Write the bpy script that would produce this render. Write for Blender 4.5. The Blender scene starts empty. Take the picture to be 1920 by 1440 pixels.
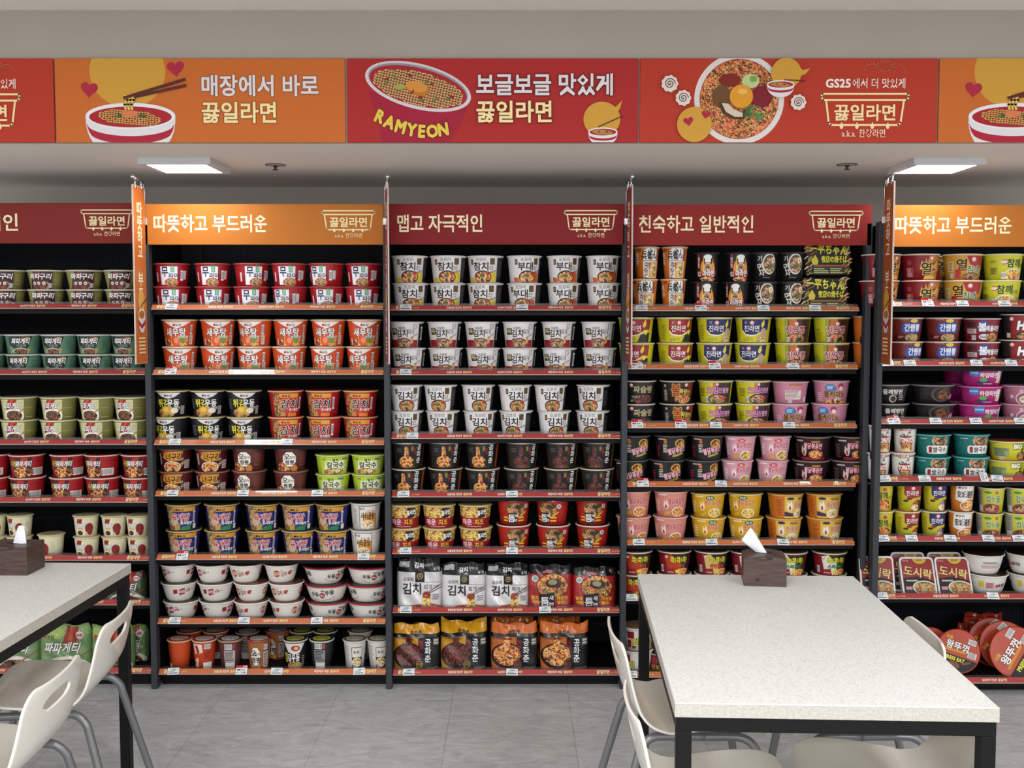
import bpy, math, random
from mathutils import Vector, Matrix
from mathutils.geometry import tessellate_polygon

random.seed(7)
scene = bpy.context.scene
C = bpy.context.collection
PI = math.pi

# ------------------------------------------------------------------ camera
FPX = 2070.0                       # focal length in pixels of the 1920x1440 frame
PITCH = math.atan(130 / FPX)
CH = 1.5025                        # camera height
cam_d = bpy.data.cameras.new('camera')
cam_d.sensor_width = 36.0
cam_d.lens = 36.0 * FPX / 1920
cam_d.clip_start = 0.05
cam = bpy.data.objects.new('camera', cam_d)
C.objects.link(cam)
cam.location = (0, 0, CH)
cam.rotation_euler = (PI / 2 - PITCH, 0, 0)
scene.camera = cam

# ------------------------------------------------------------------ world, exposure, room lamps
world = bpy.data.worlds.new('shop_interior_world')
scene.world = world
world.use_nodes = True
_bg = world.node_tree.nodes['Background']
_bg.inputs[0].default_value = (0.97, 0.985, 1.0, 1)
_bg.inputs[1].default_value = 1.0
scene.view_settings.view_transform = 'Standard'
scene.view_settings.look = 'None'
scene.view_settings.gamma = 1.0
scene.view_settings.use_curve_mapping = False
scene.view_settings.exposure = 0.4
ROOM_W = 74.0
LAMP_E = 14.0
CEIL_Z = 2.497
for (lx, ly) in ((-1.7, 1.5), (0.0, 1.5), (1.7, 1.5), (-2.0, -2.2), (0.0, -2.2), (2.0, -2.2), (-2.0, -5.0), (0.0, -5.0), (2.0, -5.0)):
    ld = bpy.data.lights.new('ceiling_panel_light', 'AREA')
    ld.shape = 'SQUARE'
    ld.size = 0.55
    ld.energy = ROOM_W if ly < 0 else 18.0
    ld.color = (0.965, 0.985, 1.0)
    lo = bpy.data.objects.new('ceiling_panel_light', ld)
    C.objects.link(lo)
    lo.location = (lx, ly, CEIL_Z - 0.01)


def atY(px, py, Y):
    """the place at depth Y seen at a pixel of the 1920x1440 photograph"""
    x = (px - 960) / FPX
    y = (py - 720) / FPX
    c, s = math.cos(PITCH), math.sin(PITCH)
    d = (x, c - y * s, -s - y * c)
    t = Y / d[1]
    return Vector((d[0] * t, Y, CH + d[2] * t))


# ------------------------------------------------------------------ materials
MATS = {}


def lin(h):
    out = []
    for i in (0, 2, 4):
        c = int(h[i:i + 2], 16) / 255
        out.append(c / 12.92 if c <= 0.04045 else ((c + 0.055) / 1.055) ** 2.4)
    return out + [1.0]


def new_mat(name):
    m = bpy.data.materials.new(name)
    m.use_nodes = True
    nt = m.node_tree
    return m, nt, nt.nodes['Principled BSDF']


def M(name, hexc, rough=0.5, metal=0.0, coat=0.0, var=0.0, scale=40.0, bump=0.0, stretch=None, spec=0.5, coat_r=0.1):
    """plain procedural surface: colour with optional noise variation and bump"""
    if name in MATS:
        return MATS[name]
    m, nt, b = new_mat(name)
    b.inputs['Roughness'].default_value = rough
    b.inputs['Metallic'].default_value = metal
    b.inputs['Coat Weight'].default_value = coat
    b.inputs['Coat Roughness'].default_value = coat_r
    b.inputs['Specular IOR Level'].default_value = spec
    col = lin(hexc)
    b.inputs['Base Color'].default_value = col
    if var > 0 or bump > 0:
        tc = nt.nodes.new('ShaderNodeTexCoord')
        mp = nt.nodes.new('ShaderNodeMapping')
        if stretch:
            mp.inputs['Scale'].default_value = stretch
        nz = nt.nodes.new('ShaderNodeTexNoise')
        nz.inputs['Scale'].default_value = scale
        nz.inputs['Detail'].default_value = 4
        nt.links.new(tc.outputs['Object'], mp.inputs[0])
        nt.links.new(mp.outputs[0], nz.inputs['Vector'])
        if var > 0:
            r = nt.nodes.new('ShaderNodeValToRGB')
            r.color_ramp.elements[0].position = 0.3
            r.color_ramp.elements[1].position = 0.7
            r.color_ramp.elements[0].color = [c * (1 - var) for c in col[:3]] + [1]
            r.color_ramp.elements[1].color = [min(1, c * (1 + var)) for c in col[:3]] + [1]
            nt.links.new(nz.outputs['Fac'], r.inputs[0])
            nt.links.new(r.outputs[0], b.inputs['Base Color'])
        if bump > 0:
            bp = nt.nodes.new('ShaderNodeBump')
            bp.inputs['Strength'].default_value = bump
            bp.inputs['Distance'].default_value = 0.002
            nt.links.new(nz.outputs['Fac'], bp.inputs['Height'])
            nt.links.new(bp.outputs[0], b.inputs['Normal'])
    MATS[name] = m
    return m


def ink(hexc, matte=False):
    """printed colour under a glossy film; a name starting with f_ is a food picture"""
    if hexc.startswith('f_'):
        return food(hexc)
    if matte:
        return M('matte_ink_' + hexc, hexc, rough=0.6, spec=0.2)
    return M('ink_' + hexc, hexc, rough=0.42, spec=0.3, coat=0.22, coat_r=0.06)


FOODS = {
    'f_red': (('5a150c', 'a83a1c', 'd98a48', 'f0cf90'), 230),
    'f_black': (('140a08', '36190f', '6b3418', 'b98a50'), 230),
    'f_dark': (('120808', '2c1210', '6a2a22', '94503a'), 260),
    'f_cream': (('a88a50', 'd8bd84', 'efe0b8', 'f7f0dc'), 230),
    'f_orange': (('8a3414', 'cf7a30', 'e9b260', 'f5dc9c'), 230),
    'f_mix': (('4a3a1c', 'a0783c', 'd9bc80', '7c8a3c'), 260),
    'f_meat': (('6a3a24', '9c6444', 'c89a72', 'dcc0a0'), 150),
    'f_yellow': (('a06a14', 'd8a83c', 'f0d478', 'fbeebc'), 260),
    'f_soup': (('7a1c10', 'b23a1a', 'd96c30', 'e9a35a'), 120),
}


def food(name):
    if name in MATS:
        return MATS[name]
    cols, sc = FOODS[name]
    m, nt, b = new_mat(name.replace('f_', 'food_print_'))
    b.inputs['Roughness'].default_value = 0.4
    tc = nt.nodes.new('ShaderNodeTexCoord')
    n1 = nt.nodes.new('ShaderNodeTexNoise')
    n1.inputs['Scale'].default_value = sc
    n1.inputs['Detail'].default_value = 2.5
    n1.inputs['Distortion'].default_value = 1.4
    rp = nt.nodes.new('ShaderNodeValToRGB')
    els = rp.color_ramp.elements
    els[0].position, els[1].position = 0.34, 0.66
    els[0].color, els[1].color = lin(cols[0]), lin(cols[3])
    for p, c in ((0.45, cols[1]), (0.55, cols[2])):
        e = els.new(p)
        e.color = lin(c)
    nt.links.new(tc.outputs['Object'], n1.inputs['Vector'])
    nt.links.new(n1.outputs['Fac'], rp.inputs[0])
    prev = rp.outputs[0]
    for sc2, lo, hi, colr, off in ((75, .60, .66, ACC[name][0], 3.1), (95, .61, .66, ACC[name][1], 7.7)):
        mp = nt.nodes.new('ShaderNodeMapping')
        mp.inputs['Location'].default_value = (off, off * 2, off * .5)
        n2 = nt.nodes.new('ShaderNodeTexNoise')
        n2.inputs['Scale'].default_value = sc2
        n2.inputs['Detail'].default_value = 1.5
        mr = nt.nodes.new('ShaderNodeMapRange')
        mr.inputs['From Min'].default_value = lo - .06
        mr.inputs['From Max'].default_value = hi - .06
        mx = nt.nodes.new('ShaderNodeMix')
        mx.data_type = 'RGBA'
        mx.inputs[7].default_value = lin(colr)
        nt.links.new(tc.outputs['Object'], mp.inputs[0])
        nt.links.new(mp.outputs[0], n2.inputs['Vector'])
        nt.links.new(n2.outputs['Fac'], mr.inputs['Value'])
        nt.links.new(mr.outputs[0], mx.inputs[0])
        nt.links.new(prev, mx.inputs[6])
        prev = mx.outputs[2]
    nt.links.new(prev, b.inputs['Base Color'])
    MATS[name] = m
    return m


ACC = {'f_red': ('2f2014', '6f7a34'), 'f_black': ('8a4a2c', '140a08'), 'f_dark': ('8a3a3c', '140808'), 'f_cream': ('7c8a3c', 'c07a34'),
       'f_orange': ('3a2416', 'a8341c'), 'f_mix': ('3f5a2c', 'a84a24'), 'f_meat': ('3a4a24', '4a2416'), 'f_yellow': ('b8502c', '6a7a2c'), 'f_soup': ('5a140c', 'd98a48')}


# ------------------------------------------------------------------ mesh builder
class MB:
    def __init__(self):
        self.v, self.f, self.m, self.s, self.mats = [], [], [], [], []

    def mi(self, m):
        if m not in self.mats:
            self.mats.append(m)
        return self.mats.index(m)

    def add(self, vs, fs, mat, smooth=False, tf=None):
        o = len(self.v)
        k = self.mi(mat)
        for p in vs:
            p = Vector(p)
            self.v.append(tuple(tf @ p) if tf is not None else tuple(p))
        for f in fs:
            self.f.append([i + o for i in f])
            self.m.append(k)
            self.s.append(smooth)

    def box(self, c, size, mat, bev=0.0, tf=None):
        hx, hy, hz = size[0] / 2, size[1] / 2, size[2] / 2
        bev = min(bev, hx * .9, hy * .9, hz * .9)
        if bev <= 0:
            vs = [(c[0] + sx * hx, c[1] + sy * hy, c[2] + sz * hz) for sx in (-1, 1) for sy in (-1, 1) for sz in (-1, 1)]
            fs = [(0, 1, 3, 2), (4, 6, 7, 5), (0, 4, 5, 1), (2, 3, 7, 6), (0, 2, 6, 4), (1, 5, 7, 3)]
            self.add(vs, fs, mat, False, tf)
            return
        vs, idx = [], {}
        for sx in (-1, 1):
            for sy in (-1, 1):
                for sz in (-1, 1):
                    for a in range(3):
                        h = [hx - bev, hy - bev, hz - bev]
                        h[a] += bev
                        idx[(sx, sy, sz, a)] = len(vs)
                        vs.append((c[0] + sx * h[0], c[1] + sy * h[1], c[2] + sz * h[2]))
        fs = []
        for a in range(3):
            b, d = (a + 1) % 3, (a + 2) % 3
            for s in (-1, 1):
                q = []
                for (p, r) in ((-1, -1), (1, -1), (1, 1), (-1, 1)):
                    k = [0, 0, 0]
                    k[a], k[b], k[d] = s, p, r
                    q.append(idx[(k[0], k[1], k[2], a)])
                fs.append(q if s > 0 else q[::-1])
        for a in range(3):
            b, d = (a + 1) % 3, (a + 2) % 3
            for s1 in (-1, 1):
                for s2 in (-1, 1):
                    k0, k1 = [0, 0, 0], [0, 0, 0]
                    k0[a], k1[a] = -1, 1
                    k0[b] = k1[b] = s1
                    k0[d] = k1[d] = s2
                    q = [idx[(*k0, b)], idx[(*k1, b)], idx[(*k1, d)], idx[(*k0, d)]]
                    fs.append(q if s1 * s2 > 0 else q[::-1])
        for sx in (-1, 1):
            for sy in (-1, 1):
                for sz in (-1, 1):
                    q = [idx[(sx, sy, sz, 0)], idx[(sx, sy, sz, 1)], idx[(sx, sy, sz, 2)]]
                    fs.append(q if sx * sy * sz > 0 else q[::-1])
        self.add(vs, fs, mat, False, tf)

    def lathe(self, prof, n, mat, smooth=True, tf=None, cap=True):
        vs, fs = [], []
        rings = []
        for (r, z) in prof:
            if r < 1e-6:
                rings.append([len(vs)])
                vs.append((0, 0, z))
            else:
                rings.append(list(range(len(vs), len(vs) + n)))
                for i in range(n):
                    a = 2 * PI * i / n
                    vs.append((r * math.sin(a), -r * math.cos(a), z))
        for A, B in zip(rings, rings[1:]):
            for i in range(n):
                j = (i + 1) % n
                if len(A) == 1 and len(B) > 1:
                    fs.append((A[0], B[j], B[i]))
                elif len(B) == 1 and len(A) > 1:
                    fs.append((A[i], A[j], B[0]))
                elif len(A) > 1:
                    fs.append((A[i], A[j], B[j], B[i]))
        self.add(vs, fs, mat, smooth, tf)

    def tube(self, pts, r, mat, n=12, tf=None, caps=True):
        pts = [Vector(p) for p in pts]
        vs, fs = [], []
        up = Vector((0.13, 0.31, 0.94)).normalized()
        for i, p in enumerate(pts):
            a = pts[max(i - 1, 0)]
            b = pts[min(i + 1, len(pts) - 1)]
            t = (b - a).normalized()
            x = up - t * up.dot(t)
            if x.length < 1e-3:
                x = Vector((1, 0, 0)) - t * t.x
            x.normalize()
            up = x
            y = t.cross(x)
            for k in range(n):
                g = 2 * PI * k / n
                vs.append(p + (x * math.cos(g) + y * math.sin(g)) * r)
        for i in range(len(pts) - 1):
            for k in range(n):
                j = (k + 1) % n
                fs.append((i * n + k, i * n + j, (i + 1) * n + j, (i + 1) * n + k))
        if caps:
            fs.append(list(range(n))[::-1])
            fs.append([(len(pts) - 1) * n + k for k in range(n)])
        self.add(vs, fs, mat, True, tf)

    def prism(self, poly, y0, y1, mat, tf=None):
        """polygon in x,z extruded along y"""
        n = len(poly)
        vs = [(x, y0, z) for x, z in poly] + [(x, y1, z) for x, z in poly]
        tr = tessellate_polygon([[Vector((x, z, 0)) for x, z in poly]])
        fs = [tuple(t) for t in tr] + [tuple(i + n for i in t[::-1]) for t in tr]
        fs += [(i, (i + 1) % n, (i + 1) % n + n, i + n) for i in range(n)]
        self.add(vs, fs, mat, False, tf)

    def mesh(self, name):
        me = bpy.data.meshes.new(name)
        me.from_pydata(self.v, [], self.f)
        for m in self.mats:
            me.materials.append(m)
        me.polygons.foreach_set('material_index', self.m)
        me.polygons.foreach_set('use_smooth', self.s)
        me.update()
        return me


def put(name, me, parent=None, loc=(0, 0, 0), rot=(0, 0, 0)):
    if isinstance(me, MB):
        me = me.mesh(name)
    o = bpy.data.objects.new(name, me)
    C.objects.link(o)
    o.location = loc
    o.rotation_euler = rot
    if parent:
        o.parent = parent
    return o


def tag(o, label, cat=None, group=None, kind=None):
    o['label'] = label
    if cat:
        o['category'] = cat
    if group:
        o['group'] = group
    if kind:
        o['kind'] = kind
    return o


def thing(name, label, cat, loc=(0, 0, 0), rot=(0, 0, 0), group=None):
    o = bpy.data.objects.new(name, None)
    o.empty_display_size = 0.05
    C.objects.link(o)
    o.location = loc
    o.rotation_euler = rot
    return tag(o, label, cat, group)


# ------------------------------------------------------------------ printed artwork, built as thin layered shapes
_TXT = {}


def glyphs(s, bold):
    key = (s, round(bold, 4))
    if key not in _TXT:
        cu = bpy.data.curves.new('lettering', 'FONT')
        cu.body = s
        cu.size = 1.0
        cu.resolution_u = 1 if len(s) > 7 else 2
        cu.offset = bold
        ob = bpy.data.objects.new('lettering', cu)
        C.objects.link(ob)
        dg = bpy.context.evaluated_depsgraph_get()
        me = bpy.data.meshes.new_from_object(ob.evaluated_get(dg))
        pts = [(v.co.x, v.co.y) for v in me.vertices]
        tris = []
        for p in me.polygons:
            vi = list(p.vertices)
            for i in range(1, len(vi) - 1):
                tris.append([pts[vi[0]], pts[vi[i]], pts[vi[i + 1]]])
        bpy.data.meshes.remove(me)
        bpy.data.objects.remove(ob)
        bpy.data.curves.remove(cu)
        xs = [p[0] for p in pts] or [0, 1]
        ys = [p[1] for p in pts] or [0, 1]
        _TXT[key] = (tris, (min(xs), max(xs), min(ys), max(ys)))
    return _TXT[key]


def clip_half(poly, ax, val, keep_ge):
    out = []
    n = len(poly)
    for i in range(n):
        a, b = poly[i], poly[(i + 1) % n]
        da, db = a[ax] - val, b[ax] - val
        if not keep_ge:
            da, db = -da, -db
        if da >= 0:
            out.append(a)
        if (da > 0 and db < 0) or (da < 0 and db > 0):
            t = da / (da - db)
            out.append((a[0] + (b[0] - a[0]) * t, a[1] + (b[1] - a[1]) * t))
    return out


def cut(polys, ax, step):
    if not step:
        return polys
    res = []
    for p in polys:
        lo = min(q[ax] for q in p)
        hi = max(q[ax] for q in p)
        k0, k1 = math.floor(lo / step + 1e-9), math.ceil(hi / step - 1e-9)
        if k1 - k0 <= 1:
            res.append(p)
            continue
        rest = p
        for k in range(k0 + 1, k1):
            a = clip_half(rest, ax, k * step, False)
            rest = clip_half(rest, ax, k * step, True)
            if len(a) > 2:
                res.append(a)
            if len(rest) < 3:
                break
        if len(rest) > 2:
            res.append(rest)
    return res


class Art:
    """flat shapes in (u,v), stacked in thin layers on a surface given by mapf(u,v,offset)"""

    def __init__(self, mapf, asp=1.0, su=None, sv=None, lay=0.00012, base=0.0003, clip=None):
        self.mb = MB()
        self.map, self.asp, self.su, self.sv = mapf, asp, su, sv
        self.lay, self.off, self.clip = lay, base, clip
        self.matte = False

    def polys(self, ps, c):
        self.off += self.lay
        mat = ink(c, self.matte) if isinstance(c, str) else c
        out = []
        for p in ps:
            if self.clip:
                u0, v0, u1, v1 = self.clip
                for ax, val, ge in ((0, u0, True), (0, u1, False), (1, v0, True), (1, v1, False)):
                    p = clip_half(p, ax, val, ge)
                    if len(p) < 3:
                        break
            if len(p) > 2:
                out.append(p)
        out = cut(cut(out, 0, self.su), 1, self.sv)
        vs, fs = [], []
        for p in out:
            if sum(p[i][0] * p[(i + 1) % len(p)][1] - p[(i + 1) % len(p)][0] * p[i][1] for i in range(len(p))) < 0:
                p = p[::-1]
            o = len(vs)
            vs += [self.map(u, v, self.off) for u, v in p]
            fs.append(list(range(o, o + len(p))))
        if fs:
            self.mb.add(vs, fs, mat)

    def R(self, u0, v0, u1, v1, c):
        self.polys([[(u0, v0), (u1, v0), (u1, v1), (u0, v1)]], c)

    def E(self, u, v, ru, rv, c, n=28, a0=0.0, tilt=0.0):
        ct, st = math.cos(tilt), math.sin(tilt)
        pts = []
        for i in range(n):
            a = a0 + 2 * PI * i / n
            x, y = ru * math.cos(a) / self.asp, rv * math.sin(a)
            pts.append((u + (x * ct - y * st) * self.asp, v + x * st + y * ct))
        self.polys([pts], c)

    def O(self, u, v, rv, c, n=24):
        self.E(u, v, rv * self.asp, rv, c, n)

    def P(self, pts, c):
        tr = tessellate_polygon([[Vector((p[0], p[1], 0)) for p in pts]])
        self.polys([[pts[i] for i in t] for t in tr], c)

    def S(self, pts, w, c, closed=False):
        if closed:
            pts = list(pts) + [pts[0]]
        qs = []
        a = self.asp
        for (x0, y0), (x1, y1) in zip(pts, pts[1:]):
            x0, x1 = x0 / a, x1 / a
            dx, dy = x1 - x0, y1 - y0
            L = math.hypot(dx, dy) or 1e-9
            dx, dy = dx / L, dy / L
            e = w * 0.4
            x0, y0, x1, y1 = x0 - dx * e, y0 - dy * e, x1 + dx * e, y1 + dy * e
            nx, ny = -dy * w / 2, dx * w / 2
            qs.append([((x0 + nx) * a, y0 + ny), ((x0 - nx) * a, y0 - ny), ((x1 - nx) * a, y1 - ny), ((x1 + nx) * a, y1 + ny)])
        self.polys(qs, c)

    def T(self, s, u, v, h, c, b=0.02, o=None, ob=0.05, sx=1.0, sk=0.0, rot=0.0, wmax=None):
        """text centred at u,v; h is the height of a letter in v units"""
        if any(ord(ch_) > 0x2fff for ch_ in s):
            b = min(b, 0.026)
            ob = min(ob, 0.036)
        tris, (x0, x1, y0, y1) = glyphs(s, 0.0)
        k = h / 0.9
        w = (x1 - x0) * k * sx * self.asp
        if wmax and w > wmax:
            sx *= wmax / w
        cx, cy = (x0 + x1) / 2, (y0 + y1) / 2
        cr, sr = math.cos(rot), math.sin(rot)

        def go(bold, col):
            base = min(bold, 0.01) if ord(s[0]) > 255 else 0.0
            t, _ = glyphs(s, base)
            r = bold - base
            sh = [(0, 0)]
            if r > 0.002:
                sh = [(r * .8, r * .8), (-r * .8, r * .8), (r * .8, -r * .8), (-r * .8, -r * .8)]
            if r > 0.04:
                sh += [(r, 0), (-r, 0), (0, r), (0, -r)]
            for n_, (ox, oy) in enumerate(sh):
                ps = []
                for tri in t:
                    q = []
                    for (x, y) in tri:
                        x, y = (x + ox - cx) * k * sx, (y + oy - cy) * k
                        x += y * sk
                        x, y = x * cr - y * sr, x * sr + y * cr
                        q.append((u + x * self.asp, v + y))
                    ps.append(q)
                self.polys(ps, col)
                if n_:
                    self.off -= self.lay - 2.5e-5
        if o:
            go(b + ob, o)
        go(b, c)

    def V(self, s, u, v_top, h, c, b=0.02, step=1.0, sx=1.0, o=None):
        """vertical text"""
        for i, ch in enumerate(s):
            if ch != ' ':
                self.T(ch, u, v_top - h * (0.5 + i * step), h, c, b, sx=sx, o=o)

    def bars(self, u0, v0, u1, v1, c='20242a', bg='e6e6ea', n=9):
        self.R(u0, v0, u1, v1, bg)
        ps = []
        rnd = random.Random(int(u0 * 1000) + n)
        w = (u1 - u0) / n
        for i in range(n):
            a = u0 + w * (i + .15)
            ps.append([(a, v0 + (v1 - v0) * .12), (a + w * rnd.uniform(.25, .7), v0 + (v1 - v0) * .12), (a + w * .5, v0 + (v1 - v0) * .9), (a, v0 + (v1 - v0) * .9)])
        self.polys(ps, c)

    def fine(self, u0, v0, u1, v1, n, c, ends=0.3):
        rnd = random.Random(int((u0 + v1) * 977) + n)
        h = (v1 - v0) / n
        ps = []
        for i in range(n):
            y = v1 - h * (i + 1)
            e = u1 - (u1 - u0) * rnd.uniform(0, ends)
            ps.append([(u0, y + h * .3), (e, y + h * .3), (e, y + h * .8), (u0, y + h * .8)])
        self.polys(ps, c)

    def dish(self, u, v, ru, rv, f, rim='2a2220', k=0.86, tilt=0.0):
        self.E(u, v, ru, rv, rim, tilt=tilt)
        self.E(u, v, ru * k, rv * k, f, tilt=tilt)

    def heart(self, u, v, r, c, rot=0.0):
        pts = []
        for i in range(28):
            t = 2 * PI * i / 28
            x = 16 * math.sin(t) ** 3 / 17
            y = (13 * math.cos(t) - 5 * math.cos(2 * t) - 2 * math.cos(3 * t) - math.cos(4 * t)) / 17
            pts.append((u + (x * math.cos(rot) - y * math.sin(rot)) * r * self.asp, v + (x * math.sin(rot) + y * math.cos(rot)) * r))
        self.P(pts, c)

    def mesh(self, name):
        return self.mb.mesh(name)


def flat_map(y=0.0):
    return lambda u, v, off: (u, y - off, v)


def pot_logo(A, cx, cy, w, c='f3e3b4', sub=True, bold=0.028):
    """outlined cooking pot with letters, flames and a line of small letters"""
    lw = w * 0.022
    h = w * 0.36
    top = cy + h / 2
    A.S([(cx - w / 2, top), (cx + w / 2, top), (cx + w / 2 + w * .012, top - h * .1), (cx + w / 2 - w * .01, top - h * .2), (cx - w / 2 + w * .01, top - h * .2), (cx - w / 2 - w * .012, top - h * .1)], lw, c, True)
    A.S([(cx - w * .455, top - h * .2), (cx - w * .42, cy - h * .42), (cx - w * .395, cy - h / 2), (cx + w * .395, cy - h / 2), (cx + w * .42, cy - h * .42), (cx + w * .455, top - h * .2)], lw, c)
    A.T('끓일라면', cx, cy - h * .1, h * .5, c, bold, wmax=w * .8)
    for i in range(4):
        x = cx + w * (-.27 + .18 * i)
        y = cy - h / 2
        A.P([(x, y + h * .1), (x + w * .022, y - h * .04), (x + w * .014, y - h * .12), (x - w * .014, y - h * .12), (x - w * .022, y - h * .04)], c)
    if sub:
        A.T('a.k.a. 한강라면', cx, cy - h * .8, w * .085, c, 0.004, wmax=w * .52)
# ------------------------------------------------------------------ printed designs of the cups
DS = {}


def D(name, base, rim, lid, desc, tr=0.78, kind='noodle_bowl', curved=False, cat='noodle bowl', tint=None):
    def deco(fn):
        DS[name] = dict(base=base, rim=rim, lid=lid, desc=desc, tr=tr, fn=fn, kind=kind, curved=curved, cat=cat)
        return fn
    return deco


K = '16161a'      # black print
W = 'f0eeec'      # white print


@D('gguri', '77733f', 'd8d3c0', 'a8a48c', 'olive bowl with maroon noodle panel', .76)
def _(A):
    A.R(-.95, .02, .62, .9, '3c1620')
    A.P([(-1.3, .9), (-.55, .9), (-.95, .02), (-1.3, .02)], '8f8a4a')
    A.P([(-.35, .9), (-.05, .9), (-.25, .55), (-.5, .55)], '8c1c1c')
    A.E(-.1, .18, .58, .26, '9a8c7c')
    A.E(-.2, .2, .55, .26, 'f_dark')
    for x in (-.52, -.22, .1):
        A.O(x, .3, .085, 'e9dccb')
        A.O(x, .3, .035, '7a2018')
    A.T('짜파', -.45, .66, .3, W, .035, K, .05, sk=.2)
    A.T('구리', .2, .66, .3, W, .035, K, .05, sk=.2)
    A.bars(.38, .08, .58, .3)
    A.fine(.72, .2, 1.2, .8, 8, '9d995c')


@D('jblack', '547a66', 'cfd3c6', '98a090', 'dark green bowl with black panel', .8)
def _(A):
    A.R(-.95, .02, .5, .9, '1a2420')
    A.P([(.5, .9), (.95, .9), (.95, .02), (.2, .02), (.3, .4)], '547a66')
    A.P([(-.1, .9), (.15, .9), (0, .7), (-.2, .7)], '6e1b1a')
    A.P([(-.95, .45), (-.6, .3), (-.7, .02), (-.95, .02)], '6d8a60')
    A.T('짜파게티', -.2, .66, .3, W, .03, K, .05, wmax=1.05, sk=.2)
    A.T('더블랙', -.15, .42, .16, '7a8a84', .02)
    A.E(-.2, .12, .5, .2, 'b8b6a8')
    A.E(-.2, .1, .44, .17, 'f_black')
    A.O(.28, .22, .1, '9c8c4c')
    A.R(.12, .78, .32, .86, 'b59a4c')
    A.fine(.62, .2, 1.1, .7, 6, '48694f')


@D('jolive', '7d7a45', 'd9d4b4', '9a9674', 'olive bowl with cream noodle picture panel', .79)
def _(A):
    A.R(-1.0, .02, .42, .9, 'cfcb92')
    A.R(-1.25, .02, -1.0, .9, '9a9658')
    A.P([(-.45, .9), (.05, .9), (-.2, .45), (-.75, .45)], 'a3241e')
    A.P([(-.3, .9), (-.12, .9), (-.35, .6), (-.5, .6)], 'c8452c')
    A.E(-.18, .2, .62, .3, W)
    A.E(-.18, .18, .52, .24, 'f_black')
    A.S([(.1, .3), (.45, .5)], .05, 'a87a48')
    A.T('짜파게티', -.3, .62, .3, W, .035, '2a1c16', .06, wmax=1.1, sk=.2)
    A.fine(.5, .5, 1.1, .56, 1, 'a8a468')
    A.fine(.5, .1, 1.1, .16, 1, 'a8a468')


@D('jred', 'a01c22', 'd9cfc6', '8a2422', 'red bowl with dark brown noodle picture', .8)
def _(A):
    A.R(-1.0, .02, .3, .9, '3e1712')
    A.P([(-1.2, .9), (-.8, .9), (-.95, .02), (-1.2, .02)], '8c1620')
    A.P([(-.3, .9), (.1, .9), (-.15, .5), (-.55, .5)], 'b02a1e')
    A.E(-.3, .22, .6, .27, 'f_orange')
    A.E(.12, .3, .2, .14, 'f_black')
    A.T('사천', -.85, .62, .26, 'd8c84a', .02, sx=.7)
    A.T('짜파게티', -.2, .62, .26, W, .03, K, .06, wmax=.95, sk=.2)
    A.bars(.36, .1, .62, .42)
    A.R(.64, .1, 1.2, .42, 'dad6cc')
    A.fine(.66, .14, 1.1, .38, 5, '6a6a6a')
    A.R(.36, .72, 1.4, .74, '741418')


@D('beombeok', 'd6cfae', 'cbbf92', 'b9ac86', 'small cream cup with maroon splash', .76, 'noodle_cup', cat='noodle cup')
def _(A):
    A.R(-1.0, .1, -.1, .85, 'e0d9bd')
    A.P([(-.75, .86), (-.25, .86), (-.4, .62), (-.85, .62)], '8c2320')
    A.T('짜파게티', -.55, .56, .2, W, .03, '2a1c16', .06, wmax=.9, sk=.2)
    A.T('범벅', -.5, .38, .14, 'b8962c', .03)
    A.E(-.55, .2, .34, .16, 'e9e2cf')
    A.E(-.55, .19, .28, .12, 'f_dark')
    A.E(.28, .42, .36, .24, '7d2420')
    A.E(.34, .26, .24, .18, '7d2420')
    A.fine(.8, .3, 1.2, .7, 5, 'bdb591')


@D('mupama', '9c1722', 'a8504a', 'a62a2c', 'red bowl with white label panel', .8)
def _(A):
    A.R(-.62, .06, .42, .86, 'e2e2ec')
    A.R(.02, .6, .24, .9, '2f8a4a')
    A.V('보관', .13, .87, .13, 'cfe6cf', .01)
    A.T('무', -.33, .62, .44, '141a3a', .025, sx=.7)
    A.T('파마', .2, .46, .22, '1a2038', .02)
    A.R(.36, .44, .44, .47, '3a4060')
    A.dish(.08, .16, .44, .2, 'f_mix', 'c0283a', .86)
    A.O(-.5, .2, .07, 'dfeadc')
    A.bars(.62, .25, .82, .68)
    A.R(.84, .3, 1.05, .68, 'c9bcbc')
    A.R(-.98, .2, -.85, .6, 'd8c8c8')


@D('saewoo', 'cf4a1e', 'd8c8a8', 'd9cdb0', 'orange bowl with shrimp picture', .77)
def _(A):
    A.P([(-.85, .92), (.85, .92), (.5, .8), (.15, .7), (0, .68), (-.15, .7), (-.5, .8)], 'e9e7e4')
    A.O(-.18, .8, .045, 'c02426')
    A.T('농심', .06, .8, .1, '20242e', .04)
    A.R(-.2, .88, .2, .895, '8a8a92')
    A.P([(-.9, .02), (.62, .02), (.7, .3), (.1, .38), (-.5, .34), (-.85, .22)], 'f_orange')
    A.E(-.12, .22, .3, .2, 'd9532c')
    A.E(-.08, .23, .16, .11, 'e88a5c')
    A.E(.32, .24, .2, .12, '6f8a34')
    A.T('새우탕', -.1, .53, .3, W, .05, '1f2a3c', .07, wmax=1.25)
    A.T('큰사발면', .35, .355, .1, 'e8e4da', .03, '1f2a3c', .05, sk=.2)
    A.bars(.82, .45, 1.0, .8)
    A.R(.8, .08, 1.06, .42, 'dccabc')
    A.fine(.82, .1, 1.0, .4, 6, '7a6a64')
    A.R(-1.02, .06, -.9, .3, 'd6b8c0')


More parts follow.
